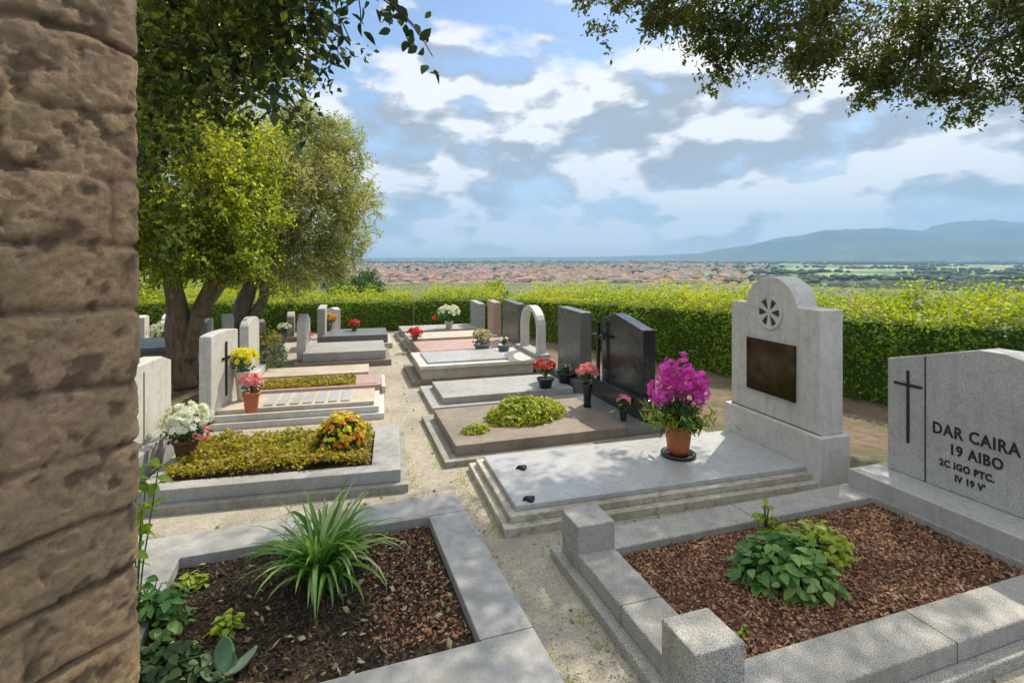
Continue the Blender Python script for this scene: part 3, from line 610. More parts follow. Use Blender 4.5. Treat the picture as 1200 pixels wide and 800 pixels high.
def blossoms(root,ells,m,size,zmin=-9,petals=9,name='blossoms'):
    b=MB()
    for (x,y,z,rx,ry,rz,n) in ells:
        for _ in range(n):
            while True:
                d=Vector((random.gauss(0,1),random.gauss(0,1),random.gauss(0,1))).normalized()
                if d.z>zmin: break
            q=random.uniform(.82,1.05); c=Vector((x+d.x*rx*q,y+d.y*ry*q,z+d.z*rz*q)); nn=(d+Vector((random.gauss(0,.3),random.gauss(0,.3),random.gauss(.15,.3)))).normalized()
            a=nn.orthogonal().normalized(); e=nn.cross(a); s=size*random.uniform(.7,1.2); rv=random.random()
            for k in range(petals):
                t=2*math.pi*k/petals+random.uniform(-.15,.15); dr=a*math.cos(t)+e*math.sin(t); sd=nn.cross(dr); w=s*.42
                tip=c+dr*s+nn*s*random.uniform(-.1,.35)
                b.add([c,c+dr*s*.6+sd*w*.6+nn*s*.22,tip,c+dr*s*.6-sd*w*.6+nn*s*.22],[(0,1,2,3)],0,min(1,rv*.6+random.random()*.4))
            for k in range(5):
                t=2*math.pi*k/5+.4; dr=a*math.cos(t)+e*math.sin(t); sd=nn.cross(dr); w=s*.3
                b.add([c+nn*s*.1,c+dr*s*.35+sd*w*.5+nn*s*.35,c+dr*s*.5+nn*s*.5,c+dr*s*.35-sd*w*.5+nn*s*.35],[(0,1,2,3)],0,min(1,rv*.6+random.random()*.4))
    return b.build(name,m,root)
# chrysanthemum and cushions
X,Y,_=W(.22,4.22); mound('chrysanthemum_plant',X,Y,.13,.2,.18,.26,1500,.035,M['dkgreen'],'round yellow and orange chrysanthemum bush at the path end of the stepped grave','plant',bloss=(150,M['p_orange'],.022,.25))
blossoms([o for o in S.objects if o.name=='chrysanthemum_plant'][0],[(0,0,.05,.2,.18,.25,110)],M['p_lemon'],.022,.35,name='yellow_blossoms')
X,Y,_=W(1.83,4.5); mound('cushion_plant',X,Y,.13,.38,.24,.19,3000,.045,M['cover_green'],'wide yellow green cushion plant on the brown slab','plant',rot=TH)
X,Y,_=W(1.3,4.28); mound('cushion_plant',X,Y,.13,.13,.09,.06,500,.03,M['cover_green'],'small low tuft of yellow green leaves on the brown slab corner','plant',rot=TH)
# arching strap-leaf clump
def blade_clump(X,Y,z,n,ln,label):
    root=empty('strap_leaf_plant',(X,Y,z),0,label,'plant'); b=MB()
    for k in range(n):
        a=random.uniform(0,2*math.pi); L=ln*random.uniform(.55,1.1); e=random.uniform(.25,1.25); w=random.uniform(.006,.011); x0=Vector((random.gauss(0,.03),random.gauss(0,.03),0)); d=Vector((math.cos(a),math.sin(a),0)); sd=Vector((-d.y,d.x,0)); tw=random.gauss(0,.35)
        v=[];ns=9; p=x0.copy(); ang=math.pi/2-(1-min(1,e))*.2-random.uniform(0,.55); seg=L/ns; dro=random.uniform(.1,.34)*(1.2 if e>.6 else .8)
        for i in range(ns+1):
            t=i/ns; ww=w*(1-t**3)*(.7+.6*min(1,t*3)) ; q=sd*math.cos(tw*t)+Vector((0,0,1))*math.sin(tw*t)
            v+= [p-q*ww,p+Vector((0,0,-ww*.5)),p+q*ww]; p=p+(d*math.cos(ang)+Vector((0,0,1))*math.sin(ang))*seg; ang-=dro*(.4+1.2*t)
            if p.z<.01: p.z=.01
        f=[]
        for i in range(ns): f+=[(3*i,3*i+1,3*i+4,3*i+3),(3*i+1,3*i+2,3*i+5,3*i+4)]
        b.add(v,f,0,random.random()**1.3)
    b.build('leaves',M['blade'],root,smooth=True)
blade_clump(-.9,2.5,.045,200,.5,'large clump of arching green strap leaves in the near left bed')
# big-leaved perennial in the mulch bed
def leafy(name,X,Y,z,rx,ry,h,n,L,m,label,cat='plant',wid=.7,jit=.6,up=.8,droop=.3,full=.55):
    root=empty(name,(X,Y,z),0,label,cat); d=unit(rng.normal(size=(n,3))); d[:,2]=np.abs(d[:,2])
    P=d*np.array([rx,ry,h])*(full+(1-full)*rng.uniform(0,1,n)[:,None]); V,F,k=big_leaf_arrays(P,L,wid,up,jit,droop,d*.8)
    np_mesh('leaves',V,F,m,root,rnd=np.repeat(leaf_rnd(P,9),k),smooth=True)
    b=MB()
    for i in range(0,n,max(1,n//60)): 
        p=P[i]; b.tube([(0,0,0),(p[0]*.4,p[1]*.4,p[2]*.7),tuple(p)],[.004,.003,.002],5)
    b.build('stems',M['stem'],root); return root
leafy('perennial_plant',1.27,2.47,.09,.24,.2,.22,620,.062,M['peren'],'dark green lobed leaf perennial in the middle of the mulch bed')
leafy('lime_perennial',1.52,2.68,.09,.22,.17,.17,420,.042,M['lime'],'yellow green leafy plant just behind the dark green perennial')
leafy('sprig_plant',1.36,2.83,.09,.06,.05,.24,40,.05,M['lime'],'slim upright sprig rising behind the perennials by the stone kerb')
leafy('seedling',.93,2.12,.095,.025,.025,.03,14,.025,M['lime'],'tiny green seedling alone in the reddish mulch')
# plants beside the wall
leafy('wall_plant',-1.5,2.2,.03,.16,.12,.26,170,.055,M['peren'],'bushy green plant growing at the foot of the old wall')
leafy('rosette_plant',-1.5,2.5,.05,.06,.06,.07,60,.045,M['lime'],'upper yellow green rosette in the near left bed')
leafy('rosette_plant',-1.18,2.2,.05,.055,.055,.08,60,.045,M['lime'],'yellow green rosette right of the wall plants in the near bed')
leafy('low_weeds',-1.35,1.98,.03,.3,.14,.1,300,.05,M['ivy'],'low dark green weeds at the bottom left by the wall')
root=empty('succulent',(-1.07,1.97,.05),0,'pale green plant with thick felty oval leaves at the bottom left','plant')
for (ax,el,L,w) in ((2.1,1.2,.125,.036),(.3,.65,.14,.038),(1.2,1.0,.07,.024),(5.3,.4,.08,.026),(3.7,.5,.09,.03),(4.5,.9,.06,.02)):
    V=[];d=Vector((math.cos(ax)*math.cos(el),math.sin(ax)*math.cos(el),math.sin(el))); sd=Vector((-math.sin(ax),math.cos(ax),0)); up=sd.cross(d)*-1; b=MB(); nl=10; nn_=8; v=[]
    for i in range(nl+1):
        t=i/nl; ww=w*math.sin(math.pi*min(1,t*.93+.06))**.6*(1 if i<nl else .05); c=d*L*t-up*.02*math.sin(t*3)
        for j in range(nn_): a=2*math.pi*j/nn_; v.append(c+sd*ww*math.cos(a)+up*ww*.22*math.sin(a)-up*abs(math.cos(a))*-ww*.25)
    f=[(i*nn_+j,i*nn_+(j+1)%nn_,(i+1)*nn_+(j+1)%nn_,(i+1)*nn_+j) for i in range(nl) for j in range(nn_)]; b.add(v,f,0,random.random()); b.build('leaf',M['succ'],root,smooth=True)
root=empty('tall_weed',(-1.6,2.25,.0),0,'tall thin stemmed weed with green leaves rising against the wall','plant'); b=MB(); LP=[]
for (dx,dy,h) in ((.0,.0,.72),(.09,.02,.74),(-.03,.0,.5),(.06,-.05,.56),(.02,.03,.62)):
    pts=[(0,0,0),(dx*.3,dy*.3,h*.4),(dx*.7,dy*.7,h*.75),(dx,dy,h)]; b.tube(pts,[.004,.0035,.003,.002],5)
    for k in range(9): t=.45+.55*random.random()**.6; LP.append((dx*t+random.gauss(0,.012),dy*t+random.gauss(0,.012),h*t))
b.build('stems',M['stem'],root); V,F,k=big_leaf_arrays(np.array(LP),.07,.6,.6,.6,.5); np_mesh('leaves',V,F,M['lime'],root,rnd=np.repeat(rng.uniform(0,1,len(LP)),k),smooth=True)

# ------------------------------------------------------------------ pots and flowers
POT=[(0,0),(.62,0),(.66,.04),(.85,.7),(.9,.8),(1.0,.82),(1.02,.98),(.94,1.0),(.86,.9),(.8,.86),(0,.84)]
def pot(root,r,h,m,prof=POT): b=MB(); b.lathe([(a*r,z*h) for a,z in prof],seg=28); return b.build('pot',m,root,smooth=True,bevel=0)
def foliage(root,ells,n,leaf,m,wid=.5,name='foliage',up=.2,droop=.3):
    P=[]
    for (x,y,z,rx,ry,rz) in ells:
        d=unit(rng.normal(size=(n,3))); P.append(d*np.array([rx,ry,rz])*rng.uniform(.3,1,(n,1))+np.array([x,y,z]))
    P=np.concatenate(P); V,F=leaf_arrays(P,leaf,wid,up,droop=droop); return np_mesh(name,V,F,m,root,rnd=leaf_rnd(P,8))
def stems(root,pts,r=.003):
    b=MB()
    for (a,c) in pts: b.tube([a,((a[0]*.6+c[0]*.4),(a[1]*.6+c[1]*.4),(a[2]+c[2])/2+.01),c],r,5)
    b.build('stems',M['stem'],root)
# magenta orchid pot
X,Y=1.235,3.93; r_=empty('flower_pot',(X,Y,.133),0,'terracotta pot of magenta flowers on black saucer on the white slab','flower pot')
b=MB(); b.lathe([(0,0),(.105,0),(.128,.012),(.125,.026),(.1,.026),(.095,.012),(0,.012)],seg=32); b.build('saucer',M['black_plastic'],r_,smooth=True)
b=MB(); b.lathe([(0,.014),(.062,.014),(.078,.05),(.09,.14),(.092,.2),(.1,.21),(.1,.235),(.09,.238),(.082,.22),(0,.21)],seg=32); b.build('pot',M['terracotta'],r_,smooth=True)
foliage(r_,[(0,0,.3,.17,.15,.1)],420,.1,M['dkgreen'],.28); 
P=rng.normal(size=(420,3))*np.array([.13,.1,.035])+np.array([0,-.01,.3]); P[:,0]*=1.05; V,F=leaf_arrays(P,.07,.2,.1,droop=.6); np_mesh('fern_leaves',V,F,M['lime'],r_,rnd=rng.uniform(0,1,len(P)))
ells=[(random.uniform(-.17,.17),random.uniform(-.1,.1),random.uniform(.42,.66),.05,.05,.09,17) for _ in range(22)]
ells=[e for e in ells if (e[0]/.2)**2+((e[2]-.52)/.2)**2<1.2]
blossoms(r_,ells,M['p_magenta'],.03,petals=6); stems(r_,[((0,0,.2),(e[0],e[1],e[2]-.05)) for e in ells])
def bouquet(name,label,X,Y,z,pr,ph,pm,fr,fz,n,pet,size,leafm=None,extra=None,potprof=POT,nl=200,flat=.75,cat='flower pot'):
    r=empty(name,(X,Y,z),0,label,cat); pot(r,pr,ph,pm,potprof)
    foliage(r,[(0,0,fz-fr*.35,fr*.95,fr*.95,fr*.6)],nl,max(.03,fr*.3),leafm or M['dkgreen']); blossoms(r,[(0,0,fz,fr,fr,fr*flat,n)],pet,size,-.15); stems(r,[((0,0,ph*.8),(random.uniform(-fr,fr)*.6,random.uniform(-fr,fr)*.6,fz)) for _ in range(8)])
    if extra: blossoms(r,[(extra[0],extra[1],extra[2],.05,.05,.04,14)],extra[3],.022,name='other_blossoms')
    return r
VASE=[(0,0),(.6,0),(.7,.05),(.62,.2),(.75,.6),(1,.98),(.94,1),(.7,.9),(0,.85)]
bouquet('flower_pot','brown clay pot of white flowers by the pale headstone',-2.36,3.83,.145,.09,.15,M['brown_clay'],.17,.27,95,M['p_white'],.032,extra=(.15,-.05,.2,M['p_pink']))
bouquet('flower_pot','orange pot of pink flowers at the cross headstone',-2.44,4.95,.16,.08,.19,M['terracotta'],.1,.28,60,M['p_pink'],.028)
bouquet('flower_pot','pot of bright yellow flowers behind the pink ones by the cross headstone',-2.72,5.35,.16,.08,.3,M['white_stone'],.14,.42,85,M['p_lemon'],.032)
bouquet('flower_vase','tall black vase of pink flowers beside the black headstone',.74,5.2,.138,.055,.23,M['black_plastic'],.1,.34,50,M['p_pink'],.028,potprof=VASE,cat='vase')
bouquet('flower_bowl','black bowl of red flowers on the double stepped grey slab',.38,6.0,.13,.1,.11,M['black_plastic'],.11,.24,45,M['p_red'],.03,cat='flower bowl')
bouquet('flower_bowl','dark bowl with green sprigs right of the red flowers',.64,6.25,.13,.12,.12,M['black_plastic'],.07,.17,8,M['p_cream'],.02,cat='flower bowl')
bouquet('flower_vase','small black pot with pale pink blooms at foot of black headstone',1.0,4.75,.14,.04,.1,M['black_plastic'],.06,.18,18,M['p_pink'],.022,cat='vase')
bouquet('flower_bowl','grey bowl of dried cream flowers behind the box tomb',-.45,7.95,.2,.13,.1,M['grey_vase'],.15,.22,60,M['p_cream'],.03,cat='flower bowl')
bouquet('flower_bowl','dark bowl with white blooms right of the dried cream flowers',-.12,7.75,.2,.1,.13,M['grey_vase'],.06,.2,12,M['p_white'],.025,cat='flower bowl')
bouquet('flower_pot','red flowers at the path end of the pinkish slab',-1.65,9.0,.2,.06,.07,M['grey_vase'],.12,.12,45,M['p_red'],.035)
bouquet('flower_pot','large bouquet of white and coral flowers on the farthest right grave',-1.25,10.5,.2,.09,.14,M['white_stone'],.2,.32,70,M['p_white'],.04,extra=(-.28,0,.22,M['p_red']))
bouquet('flower_pot','orange and yellow flowers on the last left-hand grave',-3.45,9.95,.24,.08,.1,M['grey_vase'],.13,.22,50,M['p_orange'],.035)
bouquet('flower_pot','coral red flowers on the last left-hand grave nearer the path',-2.95,9.9,.24,.06,.05,M['grey_vase'],.1,.12,40,M['p_red'],.035)
bouquet('flower_pot','spreading white flowers beside the small white headstones',-5.6,8.6,.0,.1,.15,M['brown_clay'],.3,.4,120,M['p_white'],.035,flat=.6)
bouquet('flower_pot','low red and pink flowers on the dark topped tomb',-5.0,6.75,.48,.05,.04,M['grey_vase'],.08,.06,25,M['p_pink'],.025)
bouquet('flower_pot','small white flowers in the shade by the low grave near the olive trunk',-4.0,9.3,.2,.06,.1,M['grey_vase'],.11,.18,36,M['p_white'],.03)
bouquet('flower_pot','pale yellow flowers on the low beige grave behind the tree',-5.0,7.9,.2,.06,.1,M['grey_vase'],.12,.2,36,M['p_lemon'],.03)
bouquet('flower_pot','mixed pink flowers at the head of the grey stepped grave',-3.25,8.35,.22,.06,.08,M['grey_vase'],.1,.16,34,M['p_pink'],.03)
def lantern(label,X,Y,z,m):
    r=empty('grave_lantern',(X,Y,z),0,label,'lantern'); b=MB(); b.lathe([(0,0),(.05,0),(.055,.02),(.05,.13),(0,.13)],seg=16); b.build('glass',m,r,smooth=True); b=MB(); b.lathe([(0,.13),(.055,.13),(.05,.15),(.02,.18),(0,.18)],seg=16); b.build('lid',M['dark_metal'],r,smooth=True)
lantern('red grave lantern in front of the thin pale headstone',-2.98,7.85,.0,M['red_glass']); lantern('amber grave lantern right of the red one',-2.82,7.85,.0,M['amber_glass'])
mound('variegated_shrub',-3.55,7.55,0,.32,.3,.58,2600,.05,leafmat('varieg',[(.1,.16,.05),(.3,.34,.14),(.6,.6,.38)],.3),'variegated shrub with yellow flowers between the left-hand graves','shrub',bloss=(45,M['p_yellow'],.035,.6))

# ------------------------------------------------------------------ weeds and litter along the kerbs
def weeds(seed,lines,n,name,label):
    r_=np.random.default_rng(seed); P=[]
    for (u0,v0,u1,v1,w) in lines:
        L=math.hypot(u1-u0,v1-v0); k=int(n*L)
        for _ in range(k):
            t=r_.uniform(); 
            if vnoise(np.array([[t*L*5+u0*3,v0*3]]),seed)[0]<.5: continue
            c=np.array(W(u0+(u1-u0)*t+r_.normal()*w,v0+(v1-v0)*t+r_.normal()*w,.006)); m_=r_.integers(4,12)
            P.append(c+np.abs(r_.normal(size=(m_,3)))*np.array([0,0,.014])+r_.normal(size=(m_,3))*np.array([.014,.014,0]))
    P=np.concatenate(P); V,F=leaf_arrays(P,.014,.4,.3,droop=-.6); tag(np_mesh(name,V,F,M['broad'],rnd=leaf_rnd(P,5)),label,'weeds',kind='stuff')
weeds(3,[(1.12,1.2,1.12,2.6,.02),(.9,1.6,.88,3.3,.018),(1.02,2.75,1.0,3.8,.02),(.93,3.95,1.0,5.2,.02),(1.15,5.3,1.25,6.4,.02),(.66,3.6,.72,4.7,.02),(-.9,3.5,.8,3.4,.05),(.7,5.2,.8,7.6,.03),(1.3,6.5,1.4,7.6,.03),(1.3,2.72,3.2,2.55,.03),(1.1,3.86,3.2,3.78,.03)],60,'small_weeds','tiny weeds and moss tufts growing along the foot of the grave kerbs')
# ------------------------------------------------------------------ hedge
def hedge(name,label,poly,zf,zb,th,dens,leaf,seed):
    """poly: front base line [(x,y)], zf/zb: top heights of the front and the back edge at each vertex"""
    root=empty(name,(0,0,0),0,label,'hedge'); P=[];O=[];MI=[];core=MB(); r=np.random.default_rng(seed)
    for k in range(len(poly)-1):
        a=np.array(poly[k]);b=np.array(poly[k+1]);L=np.linalg.norm(b-a);d=(b-a)/L; nb=np.array([-d[1],d[0]])  # nb points to the back
        c0,c1=a+nb*.1,b+nb*.1; e0,e1=a+nb*(th-.1),b+nb*(th-.1)
        core.add([(*c0,0),(*c1,0),(*e1,0),(*e0,0),(*c0,zf[k]-.1),(*c1,zf[k+1]-.1),(*e1,zb[k+1]-.1),(*e0,zb[k]-.1)],[(4,5,6,7),(0,1,5,4),(1,2,6,5),(2,3,7,6),(3,0,4,7)],0,.1)
        dd=dens[k] if hasattr(dens,'__len__') else dens
        # front face
        n=int(L*zf[k]*dd); t=r.uniform(0,1,n); zz=r.uniform(.03,1,n); zt=zf[k]+(zf[k+1]-zf[k])*t
        base=a[None]+d[None]*(t*L)[:,None]; z=zz*zt; q=np.stack([base[:,0],base[:,1],z],1); bp=(fbm(q*3.0,3,seed)-.5)*.28+r.uniform(-.02,.13,n); rd=np.maximum(0,(zz-.85)/.15)**2*.1
        q[:,:2]+=nb*(bp+rd)[:,None]; P.append(q); O.append(np.tile(np.array([-nb[0],-nb[1],.15]),(n,1))); MI.append((r.uniform(0,1,n)<.03+.6*sstep(.86,1,zz)).astype(int))
        # top
        n=int(L*th*dd*1.1); t=r.uniform(0,1,n); w=r.uniform(0,1,n)
        zt=(zf[k]+(zf[k+1]-zf[k])*t)*(1-w)+(zb[k]+(zb[k+1]-zb[k])*t)*w
        q=np.zeros((n,3)); q[:,:2]=a[None]+d[None]*(t*L)[:,None]+nb[None]*(w*th)[:,None]; sh=fbm(q[:,:2]*7,3,seed+3); q[:,2]=zt+(sh-.5)*.2+(fbm(q[:,:2]*1.7,2,seed+9)-.5)*.14-r.uniform(0,.1,n)+ (r.uniform(0,1,n)**3)*.2*(sh>.48)
        P.append(q); O.append(np.tile(np.array([0,0,.6]),(n,1))); MI.append((r.uniform(0,1,n)<.85).astype(int))
    P=np.concatenate(P);O=np.concatenate(O);MI=np.concatenate(MI); V,F=leaf_arrays(P,leaf,.5,.25,O)
    np_mesh('foliage',V,F,[M['hedge'],M['hedge_new']],root,mi=MI,rnd=leaf_rnd(P,2.2)); core.build('core',M['hedge'],root)
hedge('back_hedge','clipped green hedge closing the far end of the cemetery',[(-2.2,11.7),(-4.8,11.3),(-11,10.9)][::-1],[.72,.7,.7],[.86,.83,.81],1.1,1300,.05,2)
hedge('side_hedge','long clipped hedge with yellow new shoots running behind the headstones',[(-2.2,11.7),(-.3,11.4),(1.7,8.7),(4.0,5.7),(7.5,2.4)],[.72,.76,.9,.98,1.02],[.86,.92,1.06,1.14,1.2],1.35,[1300,1400,1900,2500],.05,3)

# ------------------------------------------------------------------ trees
def limb(b,pts,r0,r1,seg=12,wob=.08):
    n=len(pts); P=[Vector(p) for p in pts]; out=[]
    for i in range(n-1):
        p0=P[max(0,i-1)];p1=P[i];p2=P[i+1];p3=P[min(n-1,i+2)]
        for k in range(6):
            t=k/6; out.append(.5*((2*p1)+(-p0+p2)*t+(2*p0-5*p1+4*p2-p3)*t*t+(-p0+3*p1-3*p2+p3)*t**3))
    out.append(P[-1]); m=len(out); b.tube(out,[r0+(r1-r0)*(i/(m-1))**.8 for i in range(m)],seg,0,wob)
def tree(name,label,loc,limbs,clumps,bm,lm,leaf,wid,per=18,twig=.3,dens=1,twigs=True,flare=None,rs=1.2,droop=.2):
    root=empty(name,loc,0,label,'tree'); b=MB(); o=np.array(loc)
    for pts,r0,r1 in limbs: limb(b,[tuple(np.array(p)-o) for p in pts],r0,r1)
    b.build('trunk',bm,root,smooth=True)
    P,O,T=crown_points(clumps,per,twig,dens); V,F=leaf_arrays(P-o,leaf,wid,.25,O*.3,droop=droop); np_mesh('crown',V,F,lm,root,rnd=leaf_rnd(P,rs))
    if twigs:
        b=MB()
        for q in T[::2]: b.tube([tuple(q[0]-o),tuple((q[0]+q[1])/2-o+rng.normal(size=3)*.01),tuple(q[1]-o)],[.006,.004,.002],4)
        b.build('twigs',M['twig'],root)
    return root
def blob(c,r,n,cnt,sub,fl=.8):
    """cnt sub-clumps of radius sub spread through an ellipsoid"""
    out=[]
    for _ in range(cnt):
        d=rng.normal(size=3); d/=np.linalg.norm(d); k=rng.uniform(.45,1)**.5
        p=np.array(c)+d*np.array(r)*k; out.append((p[0],p[1],p[2],sub*rng.uniform(.7,1.25),n//cnt,fl))
    return out
# broadleaf tree at the left (forked mossy trunk)
T1=(-4.05,6.5,0)
cl=blob((-4.4,6.2,2.8),(1.35,1.5,1.25),28000,56,.42)+blob((-3.75,5.0,3.5),(1.15,1.3,.9),14000,30,.4)+blob((-5.4,6.6,2.6),(1.4,1.3,1.2),11000,26,.45)+blob((-3.4,4.2,4.6),(2.1,1.6,1.0),15000,30,.5)+blob((-3.35,6.4,1.95),(.45,.6,.45),4000,11,.28)+blob((-4.3,6.0,1.65),(1.2,.7,.28),6000,18,.27)
tree('broadleaf_tree','forked mossy broadleaf tree at left with yellow green leaves',T1,
  [([(-4.05,6.5,0),(-4.1,6.5,.5),(-4.12,6.5,1.0),(-4.2,6.45,1.7),(-4.3,6.3,2.8),(-4.2,6.0,4.0)],.17,.06),
   ([(-4.0,6.5,.35),(-3.9,6.55,.85),(-3.7,6.55,1.35),(-3.55,6.4,1.9),(-3.6,6.1,2.9),(-3.7,5.6,3.7)],.11,.035),
   ([(-3.85,6.5,.9),(-3.55,6.7,1.5),(-3.5,6.9,2.3),(-3.6,7.0,3.2)],.08,.03),
   ([(-4.2,6.4,1.6),(-4.8,6.4,2.2),(-5.5,6.5,2.7)],.08,.03),([(-4.3,6.2,2.6),(-4.2,5.2,3.6),(-3.6,4.0,4.5)],.08,.02)],
  cl,M['bark'],M['broad'],.06,.55,dens=1.5,twig=.5)
# olive tree
cl=blob((-3.35,8.6,2.55),(.95,1.0,1.25),26000,60,.34)+blob((-4.3,8.4,2.9),(1.0,.9,1.0),9000,20,.36)+blob((-2.85,8.7,2.1),(.4,.6,.7),5500,16,.28)+blob((-3.6,7.6,2.3),(.6,.6,.8),7000,16,.3)+blob((-3.6,8.2,1.5),(.9,.6,.3),6000,16,.28)+blob((-3.4,8.6,3.5),(.8,.7,.5),5000,14,.3)
tree('olive_tree','grey green olive tree with rough trunk right of the broadleaf tree',(-4.05,8.0,0),
  [([(-4.05,8.0,0),(-4.12,8.0,.6),(-4.0,8.1,1.2),(-3.8,8.3,1.9),(-3.6,8.5,3.0)],.17,.05),([(-4.1,8.0,.5),(-3.8,8.1,1.0),(-3.95,8.2,1.6),(-4.2,8.4,2.6)],.1,.04),([(-3.9,8.2,1.4),(-3.4,8.5,2.0),(-3.0,8.7,2.8)],.07,.02)],
  cl,M['bark_grey'],M['olive'],.075,.26,dens=1.4,twig=.5,rs=1.6)
# holm oak whose boughs hang into the top right of the picture
cl=[]
for (x,y,z,r) in ((1.15,5.9,4.75,.3),(1.5,5.7,4.5,.38),(1.75,5.8,4.2,.3),(2.0,5.9,4.55,.5),(2.35,5.8,4.15,.42),(2.6,6.0,3.9,.33),(2.8,6.0,4.4,.5),(3.3,6.2,4.25,.5),(3.6,6.0,4.6,.5),(3.95,6.2,3.95,.42),(4.3,6.4,4.3,.5),(4.15,6.1,3.75,.25),(4.7,6.3,3.75,.4),(4.8,6.1,4.3,.5),(5.1,6.0,3.45,.28),(5.3,6.0,3.95,.5),(5.7,6.2,3.6,.4),(6.0,6.0,4.1,.5),(6.2,6.0,3.5,.35),(3.0,5.6,3.85,.2),(5.5,5.8,4.6,.5),(6.5,6.0,3.9,.5)):
    cl.append((x,y,z+.08,r,int(520*r*r/.16),.6))
    for q in range(5): cl.append((x+random.gauss(0,r*.7),y+random.gauss(0,r*.5),z+.05-random.uniform(0,r*.95),r*.34,int(120*r/.4),.8))
vis=len(cl)
up=blob((2.4,5.7,5.5),(2.3,1.7,.7),9000,42,.4)+blob((5.0,5.8,5.3),(2.0,1.7,.8),8000,30,.45)+blob((3.0,4.0,5.2),(2.6,1.3,.6),6500,34,.4)+blob((.2,5.6,6.0),(1.2,1.4,.5),4000,20,.4)
tree('holm_oak','dark leaved tree whose boughs hang into the top right corner','' or (8.6,7.4,-.2),
  [([(8.6,7.4,-.2),(8.5,7.3,1.5),(8.2,7.1,3.2),(7.4,6.8,4.6),(6.0,6.3,5.1),(4.2,6.0,5.1),(2.6,5.8,5.1),(1.3,5.8,4.85)],.3,.015),
   ([(7.4,6.8,4.6),(6.4,6.1,4.4),(5.4,6.0,4.0),(5.1,6.0,3.5)],.07,.008),([(5.6,6.2,5.1),(4.9,6.2,4.3),(4.6,6.3,3.8)],.05,.006),([(4.2,6.0,5.1),(3.6,6.1,4.4),(3.0,6.0,4.2),(2.6,6.0,3.9)],.05,.006),([(8.2,7.1,3.2),(7.2,5.6,4.6),(5.5,4.6,5.1),(3.2,4.2,5.2)],.12,.02),([(2.8,5.8,5.1),(1.9,5.8,4.6),(1.6,5.8,4.3)],.03,.005)],
  cl+up,M['bark_grey'],M['oak'],.07,.48,per=14,twig=.8)
# climbing plant on the wall top, hanging in at the upper left
def climber():
    root=empty('climbing_plant',(-1.2,1.6,0),0,'dark leafy climber hanging in at the upper left beside the wall','climber'); o=np.array([-1.2,1.6,0]); b=MB(); LP=[]; SP=[]
    def strand(pts,r,nl,sp,big=1):
        P=[Vector(p) for p in pts]; limb(b,[tuple(Vector(p)-Vector(o)) for p in pts],r,r*.4,5,0)
        for _ in range(nl):
            t=random.random()*(len(P)-1); i=min(int(t),len(P)-2); p=P[i].lerp(P[i+1],t-i); (LP if big else SP).append((p.x+random.gauss(0,sp),p.y+random.gauss(0,sp),p.z+random.gauss(0,sp)-.02))
    # main mass
    for k in range(300):
        y=random.uniform(1.8,2.7); xx=random.uniform(-.82,-.37); low=1.6+y*(.08+.95*max(0,xx+.68))+random.uniform(-.12,.3); z=low+(3.3-low)*random.random()**.9
        c=Vector((xx*y,y,z))
        if k%9==0: strand([(c.x,y,3.3),(c.x+random.gauss(0,.15),y+.1,(3.3+z)/2+.1),(c.x+random.gauss(0,.06),y,z)],.004,30,.05,0)
        for q in range(5):
            d=Vector((random.gauss(0,1),random.gauss(0,1),random.gauss(-.3,.8))).normalized(); L=random.uniform(.1,.28); a=c+Vector((random.gauss(0,.07),random.gauss(0,.07),random.gauss(0,.09)))
            for e in range(16): p=a+d*L*random.random(); SP.append((p.x+random.gauss(0,.018),p.y+random.gauss(0,.018),p.z+random.gauss(0,.018)))
            if q==0: b.tube([tuple(a-Vector(o)),tuple(a+d*L-Vector(o))],[.002,.001],4)
    # loose branches reaching over the sky
    for pts,n,sp in (([(-1.4,2.0,2.95),(-1.0,2.0,2.75),(-.75,2.0,2.5),(-.62,2.0,2.32)],34,.03),([(-1.2,2.0,2.9),(-.85,2.0,2.78),(-.55,2.0,2.62),(-.38,2.0,2.48),(-.3,2.0,2.36)],44,.028),([(-1.2,2.0,2.9),(-.8,2.0,2.72),(-.6,2.0,2.62),(-.57,2.0,2.45)],20,.02),([(-1.3,2.1,2.6),(-1.0,2.1,2.3),(-.8,2.1,2.15)],26,.03),([(-1.4,2.0,2.9),(-.9,1.9,2.85),(-.6,1.9,2.72),(-.35,1.9,2.62)],26,.03),([(-1.3,2.1,2.8),(-.95,2.1,2.6),(-.85,2.1,2.3)],60,.06),([(-.95,1.9,2.75),(-.62,1.9,2.66),(-.42,1.9,2.5),(-.3,1.9,2.38)],34,.028),([(-.9,1.9,2.6),(-.66,1.9,2.5),(-.58,1.9,2.38)],22,.022),([(-1.2,2.0,2.4),(-.92,2.0,2.2),(-.74,2.0,2.1)],34,.04),([(-1.1,2.0,2.7),(-.9,2.0,2.4),(-.7,2.0,2.3)],34,.035)):
        strand(pts,.005,n,sp)
    b.build('stems',M['twig'],root,smooth=True); V,F,k=big_leaf_arrays(np.array(LP)-o,.056,.6,.3,.9,.9); np_mesh('leaves',V,F,M['ivy'],root,rnd=np.repeat(leaf_rnd(np.array(LP),2),k),smooth=True)
    SP=np.array(SP); V,F=leaf_arrays(SP-o,.036,.62,.3,cup=.25,droop=.8); np_mesh('small_leaves',V,F,M['vine'],root,rnd=leaf_rnd(SP,3.5))
climber()
